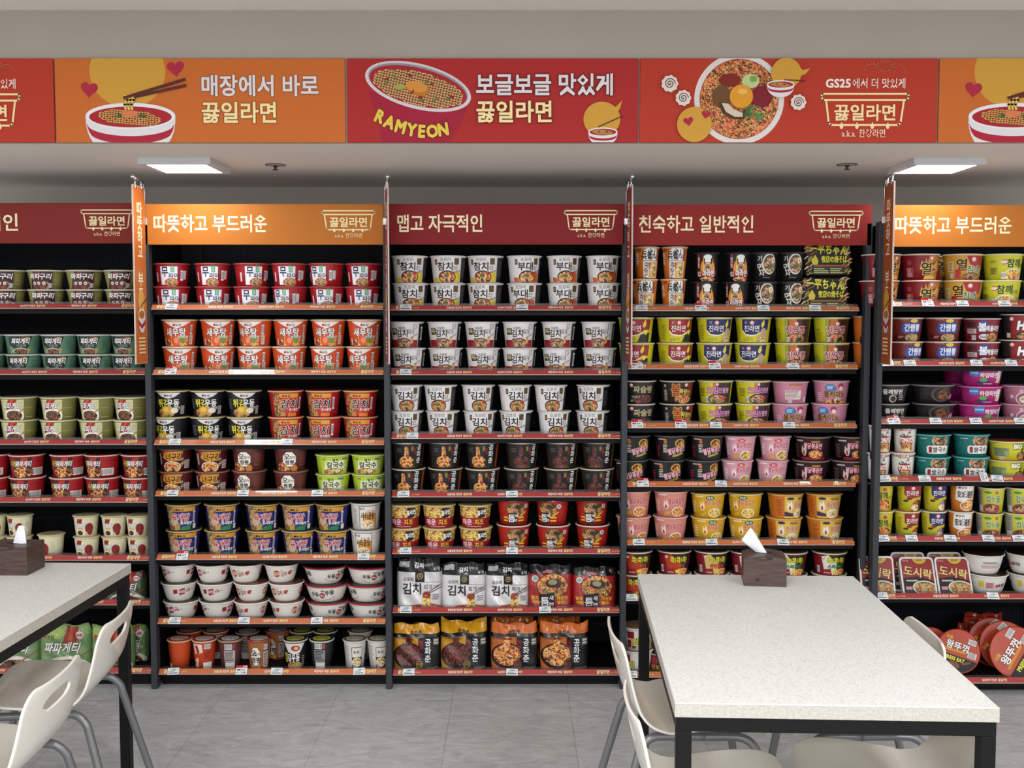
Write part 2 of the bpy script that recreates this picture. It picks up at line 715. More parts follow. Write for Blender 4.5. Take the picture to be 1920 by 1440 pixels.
@D('twigim', '1c1c20', 'd6c494', '8a7c5a', 'black bowl with yellow and white letters', .77)
def _(A):
    A.P([(-.75, .92), (.75, .92), (.42, .78), (0, .7), (-.42, .78)], 'd9d9dc')
    A.O(-.18, .82, .045, 'a02428')
    A.T('농심', .06, .82, .1, '20242e', .04)
    A.T('튀김', -.36, .53, .3, 'e0d23a', .04, K, .03, sx=.8)
    A.T('우동', .3, .53, .28, W, .04, K, .03, sx=.8)
    A.T('큰사발면', .4, .34, .1, 'd8d0c0', .03, sk=.2)
    A.E(-.2, .16, .62, .18, 'f_mix')
    A.E(-.12, .26, .4, .16, 'c8962e')
    A.E(-.2, .28, .2, .1, 'e2b850')
    A.E(.38, .24, .26, .1, 'e2d6c4')
    A.R(.8, .1, 1.1, .42, 'b8b4ae')
    A.fine(.82, .12, 1.05, .4, 6, '55555a')
    A.fine(-1.2, .3, -.8, .7, 8, '5a5a60')


@D('kimchi', 'a31c20', 'd6b68c', 'b0302a', 'red bowl with black letters on red', .77)
def _(A):
    A.R(-.95, .72, .72, .9, 'd89a34')
    A.P([(-1.0, .9), (-.5, .9), (-.05, .02), (-.9, .02)], 'f_red')
    A.P([(-.5, .74), (.75, .74), (.66, .02), (-.02, .02)], 'c02722')
    A.R(.05, .02, .66, .16, 'd8742c')
    A.O(-.25, .81, .045, 'a01c20')
    A.T('농심', 0, .81, .1, '3a1c18', .04)
    A.T('김치', .1, .5, .34, K, .045, 'e8d8cc', .04, sk=.15)
    A.T('큰사발면', .42, .28, .1, W, .03, '5a1418', .05)
    A.R(-.98, .76, -.8, .88, '8c2a1c')
    A.bars(.82, .3, .98, .75)


@D('neoguri', '4e1418', '8c6a58', '6a3a30', 'maroon bowl with yellow flash', .8)
def _(A):
    A.P([(-.55, .9), (.6, .9), (.45, .5), (-.3, .45), (-.75, .62)], 'c98a2a')
    A.T('너구리', .02, .66, .32, K, .05, wmax=1.0)
    A.T('얼큰한', -.55, .85, .1, 'd84a2a', .02)
    A.dish(-.12, .2, .6, .26, 'f_orange', 'd8d0c4', .88)
    for x, y in ((.55, .55), (.62, .38), (.5, .3)):
        A.O(x, y, .06, 'd0bfa0')
        A.O(x, y, .035, '3a1a14')
    A.R(.72, .12, 1.15, .5, 'c9bdb4')
    A.fine(.74, .15, 1.1, .48, 6, '6a5a58')
    A.R(-1.05, .3, -.88, .8, 'a89a94')


@D('ojing', '5e2e26', '8c6458', '6e4034', 'brown bowl with white octagon label', .8)
def _(A):
    A.R(-1.0, .02, .2, .88, '5a1a18')
    A.E(-.45, .1, .6, .3, 'f_orange')
    A.E(.2, .12, .24, .16, 'b8742c')
    A.E(-.12, .52, .5, .37, '3a2018', 8, PI / 8)
    A.E(-.12, .52, .46, .345, 'e8e2d8', 8, PI / 8)
    A.T('오', -.28, .64, .26, K, .045)
    A.T('징어', .08, .6, .13, K, .02)
    A.T('짬뽕', -.1, .38, .2, K, .035)
    A.fine(.55, .2, 1.1, .8, 6, '744438')


@D('myeolchi', 'a6bc2e', 'd3dc9a', '9cb038', 'lime green bowl with black letters', .8)
def _(A):
    A.R(-.95, .02, .95, .9, 'b2c63a')
    A.P([(-.6, .7), (.6, .75), (.75, .3), (-.75, .25)], 'dfe4c0')
    A.T('멸치', .0, .75, .16, K, .03)
    A.T('칼국수', .02, .5, .3, K, .045, wmax=1.15)
    A.E(-.1, .14, .7, .2, 'f_mix')
    A.E(.05, .2, .3, .1, 'f_cream')
    A.R(.45, .76, .85, .84, '3f6a8a')
    A.bars(.66, .25, .9, .42)
    A.T('농심', -.72, .8, .09, '2a3a1c', .02)


@D('yukgae', '2a2a6e', 'c9a95c', '3c4a34', 'navy bowl with gold top band', .77)
def _(A):
    A.R(-.95, .74, .95, .92, 'c9922e')
    A.P([(-1.05, .92), (-.45, .92), (.1, .02), (-.98, .02)], 'f_mix')
    A.P([(-.42, .75), (.8, .75), (.72, .02), (.05, .02)], '26276a')
    A.P([(.0, .02), (.66, .02), (.66, .22), (.05, .15)], '2f7a44')
    A.E(-.5, .36, .28, .16, 'c0a48c')
    A.O(-.25, .82, .045, '1c1c24')
    A.T('농심', 0, .82, .11, '1c1c24', .04)
    A.T('육개장', -.02, .52, .3, 'b01e30', .04, 'ece6e4', .05, wmax=1.15, sk=.15)
    A.T('큰사발면', .34, .3, .11, W, .03, '1c1c50', .05)
    A.bars(.8, .3, .95, .75)
    A.R(.82, .06, 1.08, .26, 'd8cfc0')


@D('sari', 'cfcac6', 'd8d6d0', '5a5450', 'white bowl with framed orange picture', .8)
def _(A):
    A.R(-.45, .04, .78, .92, '2c2622')
    A.R(-.41, .06, .74, .9, 'ded8d0')
    A.R(-.2, .08, .74, .62, 'd08a34')
    A.T('농심', -.24, .82, .09, '20242e', .03)
    A.T('사리곰탕', .16, .55, .26, '2a1c14', .04, wmax=1.0)
    A.T('진한국물', .3, .72, .08, 'b8642c', .01)
    A.E(.16, .22, .46, .17, 'd8d0c0')
    A.E(.16, .22, .38, .13, 'f_cream')
    A.bars(.52, .1, .66, .22)
    A.fine(-.95, .2, -.6, .8, 9, '9a9692')


@D('yukbowl', 'dad6ce', 'e6e2da', '4a4038', 'white bowl with red tilted labels', .6, curved=True)
def _(A):
    for a in (-2.1, 0, 2.1):
        A.P([(a - .25, .72), (a + .1, .8), (a + .13, .46), (a - .22, .38)], 'a02028')
        A.T('육개장', a - .06, .59, .17, 'ece0dc', .025, wmax=.32, rot=.15)
        A.P([(a - .62, .7), (a - .36, .74), (a - .34, .5), (a - .6, .46)], '9c1c28')
        A.T('육개장', a + .34, .62, .14, 'a02028', .03, rot=.2, wmax=.3)
        A.T('농심', a + .3, .76, .06, '55302c', .02)
        A.O(a + .62, .66, .03, '9c1c28')


@D('kimbowl', 'dad6ce', 'e6e2da', '6e4034', 'white bowl with red round labels', .6, curved=True)
def _(A):
    for a in (-2.0, .05, 2.1):
        A.E(a - .3, .56, .22, .2, 'b0402c')
        A.T('김치', a - .3, .56, .2, 'ece0d4', .03, wmax=.36)
        A.T('김치', a + .16, .54, .24, '9c3024', .035, wmax=.36, rot=.15)
        A.P([(a + .42, .62), (a + .6, .72), (a + .74, .7), (a + .66, .5), (a + .5, .48)], 'b0402c')
        A.T('농심', a + .02, .74, .06, '6a3028', .02)


@D('udon', 'd8d4cc', 'ae2434', '3a2024', 'white bowl with red rim', .64, curved=True)
def _(A):
    for a in (-2.2, -.1, 2.0):
        A.E(a - .1, .45, .15, .17, '9c2430')
        A.T('용뇨', a - .1, .45, .14, 'ece0d8', .02, wmax=.2)
        A.T('우동', a - .5, .5, .26, K, .04, wmax=.42)
        A.T('얼큰', a - .06, .72, .1, K, .03)
        A.T('우동', a + .28, .62, .3, K, .045, wmax=.46, rot=.15)
        A.S([(a - .85, .4), (a - .6, .22), (a - .3, .16)], .02, 'a03a44')
        A.S([(a - .1, .16), (a + .3, .2), (a + .6, .38)], .02, 'a03a44')


def small_cup(name, base, rim, lid, desc, tr=.72):
    return D(name, base, rim, lid, desc, tr, 'noodle_cup', cat='noodle cup')


@small_cup('s_orange', 'c44a22', 'd6b68c', 'b03028', 'small plain orange cup with red lid')
def _(A):
    A.R(-1.3, .02, -.35, .9, 'a83c20')
    A.R(-1.3, .02, -.45, .22, 'd9d0c4')
    A.R(-.9, .3, -.5, .5, '8a2a1c')


@small_cup('s_stripe', 'c24222', 'd6c2a0', 'a82c26', 'small orange cup with red label panel')
def _(A):
    A.P([(-1.0, .9), (.0, .9), (.1, .62), (-.75, .55)], 'e2d8cc')
    A.P([(-.7, .85), (-.4, .85), (-.2, .62), (-.5, .55)], 'b02a20')
    A.V('새우', -.62, .42, .17, 'efe6d8', .03)
    A.bars(.2, .74, .85, .9)
    A.R(.1, .3, 1.0, .7, 'b83a22')
    A.fine(.2, .4, .8, .66, 5, '6a2418')
    A.R(.1, .04, 1.0, .28, 'd8d4c8')


@small_cup('s_plum', '5a3436', 'b08a60', 'd6d2ce', 'small plum cup showing its back print')
def _(A):
    A.bars(-.5, .72, .2, .9)
    A.R(.24, .72, .5, .9, '9c4048')
    A.R(-.55, .3, .5, .68, 'bdb2ae')
    A.fine(-.5, .32, .45, .66, 7, '4a3a3c')
    A.R(-.5, .04, .5, .28, 'd0c9c2')


@small_cup('s_ojing', 'b8682c', '9a3428', 'd9d2c8', 'small amber cup with white octagon label')
def _(A):
    A.R(-1.2, .02, .3, .92, 'a4602c')
    A.E(-.35, .1, .5, .2, 'f_orange')
    A.E(-.3, .48, .56, .36, '3a2018', 8, PI / 8)
    A.E(-.3, .48, .51, .335, 'e8e2d8', 8, PI / 8)
    A.T('오', -.5, .6, .22, K, .04)
    A.T('징어', -.08, .56, .12, K, .02)
    A.T('짬뽕', -.26, .36, .18, K, .035)
    A.R(.4, .05, 1.1, .9, '6a3a34')
    A.bars(.45, .7, .9, .88)
    A.R(.45, .1, 1.0, .64, 'c4b8ae')
    A.fine(.5, .14, .95, .6, 8, '55444a')


@small_cup('s_udon', '1c1c20', 'cfc6b4', '4a4634', 'small black cup with curved white band')
def _(A):
    A.P([(-1.1, .92), (1.0, .92), (.5, .6), (0, .55), (-.6, .62)], 'd8d4d0')
    A.E(.1, .76, .42, .1, 'a8402c')
    A.E(.16, .76, .2, .05, 'd8b09c')
    A.T('김우동', -.1, .44, .24, W, .04, wmax=1.2)
    A.V('튀김', -.95, .6, .16, 'd8c83c', .03)
    A.E(.0, .14, .8, .18, 'f_mix')
    A.fine(.75, .1, 1.1, .5, 6, '9a9690')


@small_cup('s_udonback', '2a2a2e', 'cfcac0', '5a5a3c', 'small black cup showing its back print')
def _(A):
    A.bars(-.5, .74, .2, .92)
    A.R(.25, .74, .5, .92, 'a04a44')
    A.R(-.6, .3, .5, .7, '8a8a88')
    A.fine(-.55, .33, .45, .68, 7, '2a2a2e')
    A.R(-.5, .05, .5, .28, 'cfcbc6')


@small_cup('s_gom', 'cdc9c6', 'd2cfc8', '9a927c', 'small white cup with dark framed picture')
def _(A):
    A.R(-.25, .04, .8, .8, '2c2622')
    A.R(-.2, .06, .75, .78, 'd8d2c8')
    A.T('농심', .2, .64, .1, '20242e', .03)
    A.R(-.2, .06, .75, .46, '3a2a1c')
    A.E(.25, .28, .5, .17, 'd8cca8')
    A.E(.25, .28, .42, .13, 'f_cream')
    A.bars(-.12, .08, .12, .24)
    A.fine(-1.1, .1, -.5, .85, 12, '9a9692')


# ---- second bay: white, black, red
def omori(big, dish, corner, sub):
    def fn(A):
        A.R(-1.0, .02, .85, .92, 'dcd8d8')
        if corner:
            A.P([(.1, .02), (.85, .02), (.85, .36), (.5, .4)], corner)
            A.P([(-.95, .02), (-.5, .02), (-.62, .18), (-.98, .2)], corner)
        A.R(-.82, .66, -.64, .86, '2a241e')
        A.R(-.78, .7, -.68, .82, '8a7440')
        A.R(.42, .66, .72, .9, '57421f')
        A.T('오모리', -.12, .85, .13, '2a2624', .01)
        A.T(big, -.14, .6, .3, K, .05, wmax=.95)
        A.T('찌개', .5, .58, .08, '3a3634', .01)
        A.T('라면', .5, .49, .08, '3a3634', .01)
        A.E(-.02, .2, .56, .25, '2a1c18')
        A.E(-.02, .19, .5, .21, dish)
        A.E(-.04, .26, .16, .07, '4f6a34')
        A.E(.3, .34, .13, .08, 'a8442c')
        A.S([(.3, .36), (.85, .47)], .018, '4a2018')
        A.S([(.3, .34), (.85, .42)], .018, '4a2018')
        A.R(.9, .02, 1.7, .92, '1a1718')
        A.fine(.95, .2, 1.5, .8, 10, '4a4648')
    return fn


D('chamchi', 'dcd8d8', 'dedad6', 'b8b2ac', 'white bowl with yellow corner print', .8)(omori('참치', 'f_orange', 'd2b81f', 1))
D('budae', 'dcd8d8', 'dedad6', 'b8b2ac', 'white bowl with orange corner print', .8)(omori('부대', 'f_orange', 'c4562a', 1))
D('omkim', 'dcd8d8', 'dedad6', 'b8b2ac', 'white bowl with red soup picture', .78)(omori('김치', 'f_red', None, 1))


@D('jjigae', 'd9d5d5', 'dedad8', 'b4aeac', 'white bowl with red base band', .78)
def _(A):
    A.R(-1.2, .02, .95, .32, '8e1b26')
    A.P([(-1.2, .3), (.95, .3), (.95, .36), (0, .34), (-.7, .38), (-1.2, .36)], 'd9d5d5')
    A.R(-.92, .5, -.52, .76, K)
    A.T('묵', -.72, .63, .2, 'c9b07a', .03)
    A.T('오모리', -.18, .76, .09, K, .02)
    A.T('김치', -.16, .56, .28, K, .045, wmax=.72)
    A.T('찌개', .42, .6, .18, '3a3434', 0, wmax=.42)
    A.R(-.25, .7, .7, .71, '8a8484')
    A.E(-.02, .16, .52, .22, '5a3020')
    A.E(-.02, .15, .46, .19, 'f_meat')
    A.E(-.4, .28, .14, .1, '8a5a44')
    A.E(.5, .3, .1, .14, 'c89a5a')
    A.S([(.42, .38), (.9, .54)], .02, '5a2a20')
    A.R(.6, .74, .78, .9, 'cfcaca')
    A.S([(.6, .74), (.78, .74), (.78, .9), (.6, .9)], .015, '55504e', True)
    A.R(1.0, .02, 1.7, .92, '1a1718')
    A.bars(1.2, .3, 1.45, .8)


def gonghwa(dish, flap):
    def fn(A):
        A.R(-1.2, .02, 1.2, .92, '1b1a1c')
        A.S([(-1.0, .05), (-.95, .9)], .015, '6a5430')
        A.E(-.12, .24, .6, .26, '3a2a24')
        A.E(-.12, .26, .52, .23, dish)
        A.P([(-.22, .85), (-.02, .85), (.04, .4), (-.28, .4)], dish)
        A.R(.16, .66, .36, .88, '4a3e22')
        A.R(.2, .7, .32, .84, '8a7438')
        A.V('짬뽕', .44, .8, .13, '8a1c24', .02, sx=.7)
        A.V('공화춘', .74, .92, .22, W, .01, step=1.12, sx=.95)
        A.O(.36, .24, .07, '3a2420')
        A.fine(-.8, .62, -.4, .8, 3, '55504c')
        A.fine(-.6, .03, .6, .09, 1, '6a5430')
        A.R(1.22, .02, 1.7, .92, flap)
    return fn


D('gjjam', '1b1a1c', 'cfc4b4', '5a4030', 'black bowl with orange seafood noodle picture', .76)(gonghwa('f_orange', '9c4a20'))
D('gjja', '1b1a1c', 'cfc4b4', '54442c', 'black bowl with dark brown noodle picture', .76)(gonghwa('f_dark', '9c7420'))


@D('hong', '941a26', 'd8c494', 'c8b070', 'red bowl topped with yellow noodles', .8)
def _(A):
    A.R(-1.4, .44, 1.4, .92, 'f_yellow')
    A.P([(-1.4, .5), (-.4, .45), (.2, .5), (.7, .44), (1.4, .5), (1.4, .4), (-1.4, .4)], 'a02030')
    A.P([(.2, .9), (.85, .88), (.78, .5), (.3, .45)], '1a1a1a')
    A.T('홍라면', .5, .7, .22, W, .04, wmax=.6, rot=.15)
    A.P([(-1.05, .46), (.1, .46), (.1, .14), (-1.0, .14)], '9c1824')
    A.T('매운', -.55, .28, .26, 'e9ccd4', .04, 'b02848', .04, wmax=.8)
    A.T('치즈', .32, .28, .24, 'e6b62e', .04, '6a1418', .05, wmax=.6)
    A.fine(-.6, .04, .6, .12, 1, 'c08a8a')


@D('teumsae', 'a8221c', 'd8d4cc', '3a1a18', 'red bowl with black square seal', .78)
def _(A):
    A.E(-.02, .6, .68, .32, '6a2a18')
    A.E(-.02, .6, .62, .28, 'f_red')
    A.E(.0, .68, .4, .14, 'f_meat')
    A.E(.12, .72, .2, .08, '3a2c1c')
    A.P([(-.5, .48), (.08, .5), (.1, .06), (-.46, .04)], K)
    A.T('틈', -.3, .28, .3, W, .008)
    A.T('새', 0, .38, .14, W, .005)
    A.T('라면', -.02, .2, .1, W, .02, wmax=.2)
    A.fine(.16, .12, .62, .36, 2, 'd8b234', .1)
    A.fine(-.9, .12, -.52, .36, 2, 'd8b234', .1)
    A.P([(.3, .4), (.7, .55), (.75, .5), (.36, .34)], 'd8a43a')
    A.O(.74, .74, .09, 'd9d0cc')
    A.O(.74, .74, .06, '8a9a94')


# ---- third bay
@D('donbei', 'd0701e', 'd8ccb8', 'c0702c', 'tall orange cup with calligraphy panel', .74, 'noodle_cup', cat='noodle cup')
def _(A):
    A.P([(-.45, .02), (.95, .02), (.95, .7), (.8, .9), (.5, .96), (-.1, .96), (-.4, .86), (-.5, .7)], 'e8e4e0')
    A.T('どん', .35, .76, .3, K, .05, wmax=.8)
    A.T('兵衛', -.12, .72, .26, K, .05, sx=.6)
    A.S([(-.45, .55), (.9, .55)], .02, K)
    A.S([(.12, .56), (.12, .94)], .02, K)
    A.R(.05, .04, .85, .52, 'd8a050')
    A.E(.45, .3, .32, .16, 'f_cream')
    A.E(.5, .16, .3, .1, 'f_yellow')
    A.V('きつねうどん', -.2, .52, .12, '3a2018', .02, .8)
    A.V('きつ', .05, .5, .12, '8a2020', .02, .9)
    A.R(.78, .56, .95, .9, '8c3a3a')
    A.fine(-1.2, .4, -.8, .65, 5, 'e8dccc')
    A.R(-1.15, .66, -.9, .8, 'e0d6ca')
    A.E(-.75, .88, .16, .04, 'a8341c')


@D('mara', '17161a', '2e2a2c', '1c1a1c', 'tall black cup with painted flames', .84, 'noodle_cup', cat='noodle cup')
def _(A):
    for x, h in ((-.42, .62), (-.28, .8), (.5, .7), (.62, .58)):
        A.P([(x - .14, .35), (x - .16, .5), (x, h + .1), (x + .06, .55), (x + .14, .35)], 'd98a2c')
        A.P([(x - .08, .35), (x, h - .05), (x + .08, .35)], 'e8c050')
    A.E(.08, .84, .34, .09, 'e4e0dc')
    A.R(-.16, .66, .32, .82, 'e4e0dc')
    A.R(-.82, .44, -.62, .9, '9c1f2c')
    A.V('화끈한', -.72, .84, .12, 'e8c8c4', .02, sx=.8)
    A.O(-.72, .93, .04, 'b83a44')
    A.E(.08, .52, .3, .13, 'd8c8b0')
    A.E(.08, .52, .25, .1, 'f_red')
    A.P([(-.75, .36), (.85, .4), (.85, .2), (-.75, .16)], '9c1f2c')
    A.T('마라면', .15, .28, .22, W, .05, '6a1018', .06, wmax=1.0)
    A.T('컵', -.7, .26, .16, 'd0c4b4', .03)
    A.E(.1, .07, .7, .1, 'f_orange')


@D('myeon', '1d1b1d', '3a3634', '2a2624', 'tall black cup with egg soup picture', .8, 'noodle_cup', cat='noodle cup')
def _(A):
    A.E(.18, .6, .62, .36, 'd6d0c6')
    A.E(.2, .6, .53, .31, '5a3418')
    A.E(.2, .58, .48, .27, 'f_meat')
    A.E(.52, .72, .17, .1, 'ece4d4')
    A.E(.52, .72, .09, .055, 'e0a02c')
    A.E(.3, .52, .14, .09, '4f6a34')
    A.T('면', -.62, .5, .26, 'd8d2c8', .04, rot=.2)
    A.T('기', -.66, .78, .18, 'd8d2c8', .03)
    A.T('사', -.5, .28, .2, 'd8d2c8', .04, rot=.2)
    A.fine(-.4, .1, .4, .16, 1, '6a6462')
    A.fine(.7, .2, 1.1, .6, 8, '3a3638')


def jin(col, star):
    def fn(A):
        A.R(-1.4, .02, 1.4, .92, 'c6bc22')
        A.P([(-.72, .92), (1.0, .92), (.95, .5), (.5, .46), (.2, .36), (-.1, .3), (-.5, .34), (-.75, .5)], col)
        A.P([(-.72, .5), (-.5, .34), (-.1, .3), (.2, .36), (.5, .46), (.5, .42), (.2, .31), (-.1, .25), (-.55, .3), (-.76, .46)], 'e8e2c8')
        A.O(-.12, .78, .085, 'c87a70')
        A.O(-.12, .79, .055, 'e8d0c4')
        A.T('진라면', -.14, .56, .24, W, .01, wmax=.9)
        A.E(-.02, .36, .22, .05, '8c2a20' if star else '2a2a50')
        A.P([(.45, .76), (.6, .92), (.66, .72), (.55, .58), (.42, .64)], 'e0cc3a')
        A.S([(-.55, .84), (-.4, .74)], .012, 'd8c8a8')
        A.S([(-.4, .84), (-.55, .74)], .012, 'd8c8a8')
        A.P([(.1, .02), (.95, .02), (.98, .4), (.6, .36), (.3, .3)], 'b9a06a' if not star else '23242a')
        A.P([(.5, .5), (.62, .3), (.74, .34), (.8, .5)], 'e6d84c')
        if not star:
            A.P([(.2, .02), (.8, .02), (.75, .25), (.3, .24)], 'f_cream')
            A.E(.62, .44, .2, .14, 'b89a84')
        A.T('오뚜기', -.4, .12, .14, '7a8a1c', .01, rot=.15)
        A.fine(-1.3, .1, -.9, .7, 9, '8a8420')
    return fn


D('jinred', 'c6bc22', 'd9d8b8', 'c8c060', 'yellow bowl with red emblem field', .8)(jin('93202a', True))
D('jinnavy', 'c6bc22', 'd9d8b8', 'c8c060', 'yellow bowl with navy star field', .8)(jin('23235c', False))


@D('jinjjam', 'bfb622', 'd9d8b8', 'b8a860', 'yellow and brown striped bowl', .8)
def _(A):
    A.R(-.5, .02, -.22, .92, '97381e')
    A.R(-.22, .02, .2, .92, 'b5622c')
    A.R(.2, .02, 1.3, .92, '3e2420')
    A.R(-.5, .02, -.3, .92, '8a9a26')
    A.O(.2, .74, .09, 'c46a62')
    A.O(.2, .75, .06, 'e8d0c4')
    A.T('진짬뽕', .16, .5, .3, '8f1f28', .05, 'ece2dc', .06, wmax=1.2)
    A.E(.2, .16, .62, .2, '5a2018')
    A.E(.2, .16, .56, .17, 'f_red')
    A.E(.42, .12, .16, .08, '2a2020')
    A.O(.0, .2, .06, 'd8442c')
    A.bars(-.4, .05, -.22, .22)
    A.fine(-1.2, .1, -.75, .55, 8, '8a8420')


@D('orangecup', 'c8641e', 'd8b894', 'c0702c', 'plain orange bowl at shelf end', .8)
def _(A):
    A.fine(-.8, .3, .2, .5, 3, 'a84c18')
    A.E(.5, .5, .3, .3, 'd8a060')
    A.E(.5, .5, .26, .26, 'c8641e')


@D('jjasulrang', '211f20', 'cfc8b8', '4a463c', 'charcoal bowl with olive lettering', .8)
def _(A):
    A.T('짜슐랭', .3, .62, .3, 'a89c74', .03, wmax=1.25)
    A.O(-.45, .8, .09, 'c06a62')
    A.O(-.45, .81, .06, 'e8d0c4')
    A.E(.3, .18, .7, .22, 'f_dark')
    A.T('직화유니', -.2, .3, .1, 'b8b49c', .01)
    A.R(-1.05, .1, -.75, .8, '3a3634')
    A.fine(-1.0, .15, -.8, .75, 8, '8a8680')
    A.E(-.45, .12, .12, .06, '7a8a4a')


@D('bul', '231c1c', 'c8beb0', '3a2420', 'black bowl with flaming yellow letter', .8)
def _(A):
    A.E(.35, .2, .6, .2, 'f_red')
    A.T('불', -.15, .6, .5, '8a1c18', .06, 'e0b83a', .05, sx=.85)
    A.T('짜장면', .45, .52, .22, 'd8c04a', .04, '5a1a14', .05, wmax=.8, rot=-.12)
    A.P([(.5, .92), (1.0, .92), (1.0, .3), (.8, .4), (.7, .6)], '7a1c1c')
    A.O(.5, .82, .085, 'c06a62')
    A.O(.5, .83, .055, 'e8d0c4')
    A.R(-1.05, .1, -.7, .66, '4a4644')
    A.fine(-1.0, .15, -.75, .6, 7, 'b0aca4')
    A.O(-.88, .78, .07, '9a9690')


@D('cream', 'c3ba26', 'd9d8b8', 'a89c50', 'yellow bowl with pink letters', .8)
def _(A):
    A.P([(-.3, .92), (-.12, .92), (-.2, .3), (-.45, .3)], 'd0b83a')
    A.P([(-.1, .92), (.25, .92), (.2, .02), (-.12, .02)], 'b8702c')
    A.P([(.2, .92), (1.2, .92), (1.2, .02), (-.2, .02), (-.1, .4)], '3e2428')
    A.E(.18, .2, .62, .22, '2a1814')
    A.E(.18, .2, .54, .18, 'f_meat')
    A.T('크림', -.15, .58, .3, 'd88ac0', .05, '4a1c3a', .05, wmax=.72)
    A.T('진짬뽕', .6, .58, .24, 'dca0cc', .02, wmax=.7)
    A.O(.15, .84, .07, 'c87a98')
    A.O(.15, .85, .045, 'e8d0d4')
    A.R(.3, .2, .75, .3, 'c0402c')
    A.bars(-.62, .06, -.42, .3)
    A.fine(-1.1, .3, -.65, .68, 6, '6a661c')


@D('bulkey', 'c27e96', 'd6b4b8', 'b89090', 'pink bowl with blue cloud label', .8)
def _(A):
    A.E(-.22, .7, .32, .17, '3f6aa8')
    A.E(-.05, .66, .2, .13, '3f6aa8')
    A.fine(-.42, .62, 0, .8, 3, 'b8d0ec')
    A.T('불케이노', .08, .42, .28, '2a1c1c', .045, 'd8a03a', .06, wmax=1.35)
    A.T('크림', .25, .2, .16, 'e8e0dc', .03, '3a2020', .05)
    A.E(.1, .08, .7, .12, 'f_orange')
    A.E(.4, .78, .18, .12, 'a02c54')
    A.E(.42, .68, .12, .1, 'e8c8bc')
    A.fine(-1.1, .1, -.7, .5, 5, 'e0c0c8')


@D('bulkeyback', 'c27e96', 'd6b4b8', 'b89090', 'pink bowl showing white back label', .8)
def _(A):
    A.R(-.55, .2, .45, .6, 'ddd0cc')
    A.fine(-.52, .22, .42, .58, 6, '8a6a70')
    A.R(-.3, .82, .5, .92, 'b06a34')
    A.bars(-.4, .04, -.12, .16)
    A.fine(-.05, .05, .4, .14, 2, '9a4a5c')
    A.R(.7, .05, 1.0, .3, 'e0c0c8')
    A.E(1.25, .6, .2, .2, '3f6aa8')


def buldak(bg, txt, out, dish, hat):
    def fn(A):
        A.R(-1.25, .02, 1.25, .92, bg)
        A.T('불닭볶음면', .32, .42, .26, txt, .035, out, .05, wmax=1.25, rot=.22)
        A.E(.5, .7, .36, .18, 'c8a23a' if hat else '5a2a18')
        A.E(.5, .7, .3, .14, dish)
        A.R(-.95, .84, -.4, .88, txt)
        A.fine(-1.2, .1, -.85, .6, 6, out)
        A.P([(.0, .2), (.8, .32), (.78, .24), (.02, .12)], 'a8a23a')
        A.fine(-.62, .3, -.3, .66, 5, 'd8d0c4')
        A.P([(-.5, .68), (-.58, .78), (-.48, .9), (-.42, .78), (-.38, .86), (-.34, .74), (-.4, .68)], 'c86a2c')
    return fn


D('bdblack', '1a1a1c', '57534e', '302c2a', 'black bowl with pink slanted letters', .78)(buldak('1a1a1c', 'e8b4c4', '8c1c34', 'f_orange', True))


def buldak2(bg, txt, out, dish, badge, bt):
    def fn(A):
        A.T('불닭볶음면', .3, .64, .24, txt, .03, out, .05, wmax=1.05)
        A.E(.45, .22, .46, .2, 'e0d6cc')
        A.E(.45, .21, .4, .17, dish)
        if badge:
            A.E(.1, .84, .26, .09, badge)
            A.T(bt, .1, .84, .12, 'e8e4cc', .02)
        A.P([(-.9, .92), (-.3, .92), (-.36, .87), (-.92, .86)], out)
        A.P([(-.42, .32), (-.56, .46), (-.5, .7), (-.4, .56), (-.34, .74), (-.24, .56), (-.22, .42), (-.3, .32)], out)
        A.P([(-.4, .34), (-.47, .44), (-.4, .54), (-.33, .46), (-.32, .36)], txt)
        A.P([(-.5, .2), (-.1, .28), (-.12, .12), (-.55, .08)], 'c8982c')
        A.fine(-1.2, .2, -.8, .7, 6, out)
    return fn


D('carbo', 'd39aa6', 'd8b0b4', 'c89098', 'pale pink bowl with red letters', .76)(buldak2('d39aa6', 'b0304c', 'ecdcdc', 'f_yellow', 'c84a5c', '2x'))
D('rose', 'd08478', 'dcb4a4', 'b87868', 'rose pink bowl with crimson letters', .77)(buldak2('d08478', 'a82c3c', 'e8cfc8', 'f_orange', None, ''))
D('cheese', 'd0a01c', 'dcc890', 'b8942c', 'yellow bowl with green badge', .77)(buldak2('d0a01c', 'c0503c', 'ecd8a8', 'f_yellow', '2f5a30', '치즈'))


@D('bdorange', 'c9942e', 'd8a868', 'b8843c', 'orange sided bowl with yellow front', .77)
def _(A):
    A.R(-1.5, .02, -.5, .92, 'c26c22')
    A.R(-.5, .02, 1.2, .92, 'd6b04a')
    A.P([(-.2, .3), (-.36, .44), (-.3, .72), (-.18, .58), (-.1, .78), (0, .56), (.02, .42), (-.06, .3)], 'e8e0d0')
    A.P([(-.18, .34), (-.26, .44), (-.18, .56), (-.1, .48), (-.08, .36)], 'b85060')
    A.E(-.15, .84, .22, .06, '3a2a50')
    A.P([(-.5, .3), (.1, .2), (.12, .08), (-.5, .1)], '3a2a50')
    A.T('불닭볶음면', .55, .58, .24, 'b85060', .03, 'f0e0c4', .05, wmax=.85)
    A.T('까르보', .62, .82, .12, '3a2a24', .03)
    A.E(.55, .2, .4, .2, 'ece4d8')
    A.E(.55, .2, .32, .15, 'f_cream')
    A.fine(-1.0, .1, -.6, .8, 7, '9c4c18')


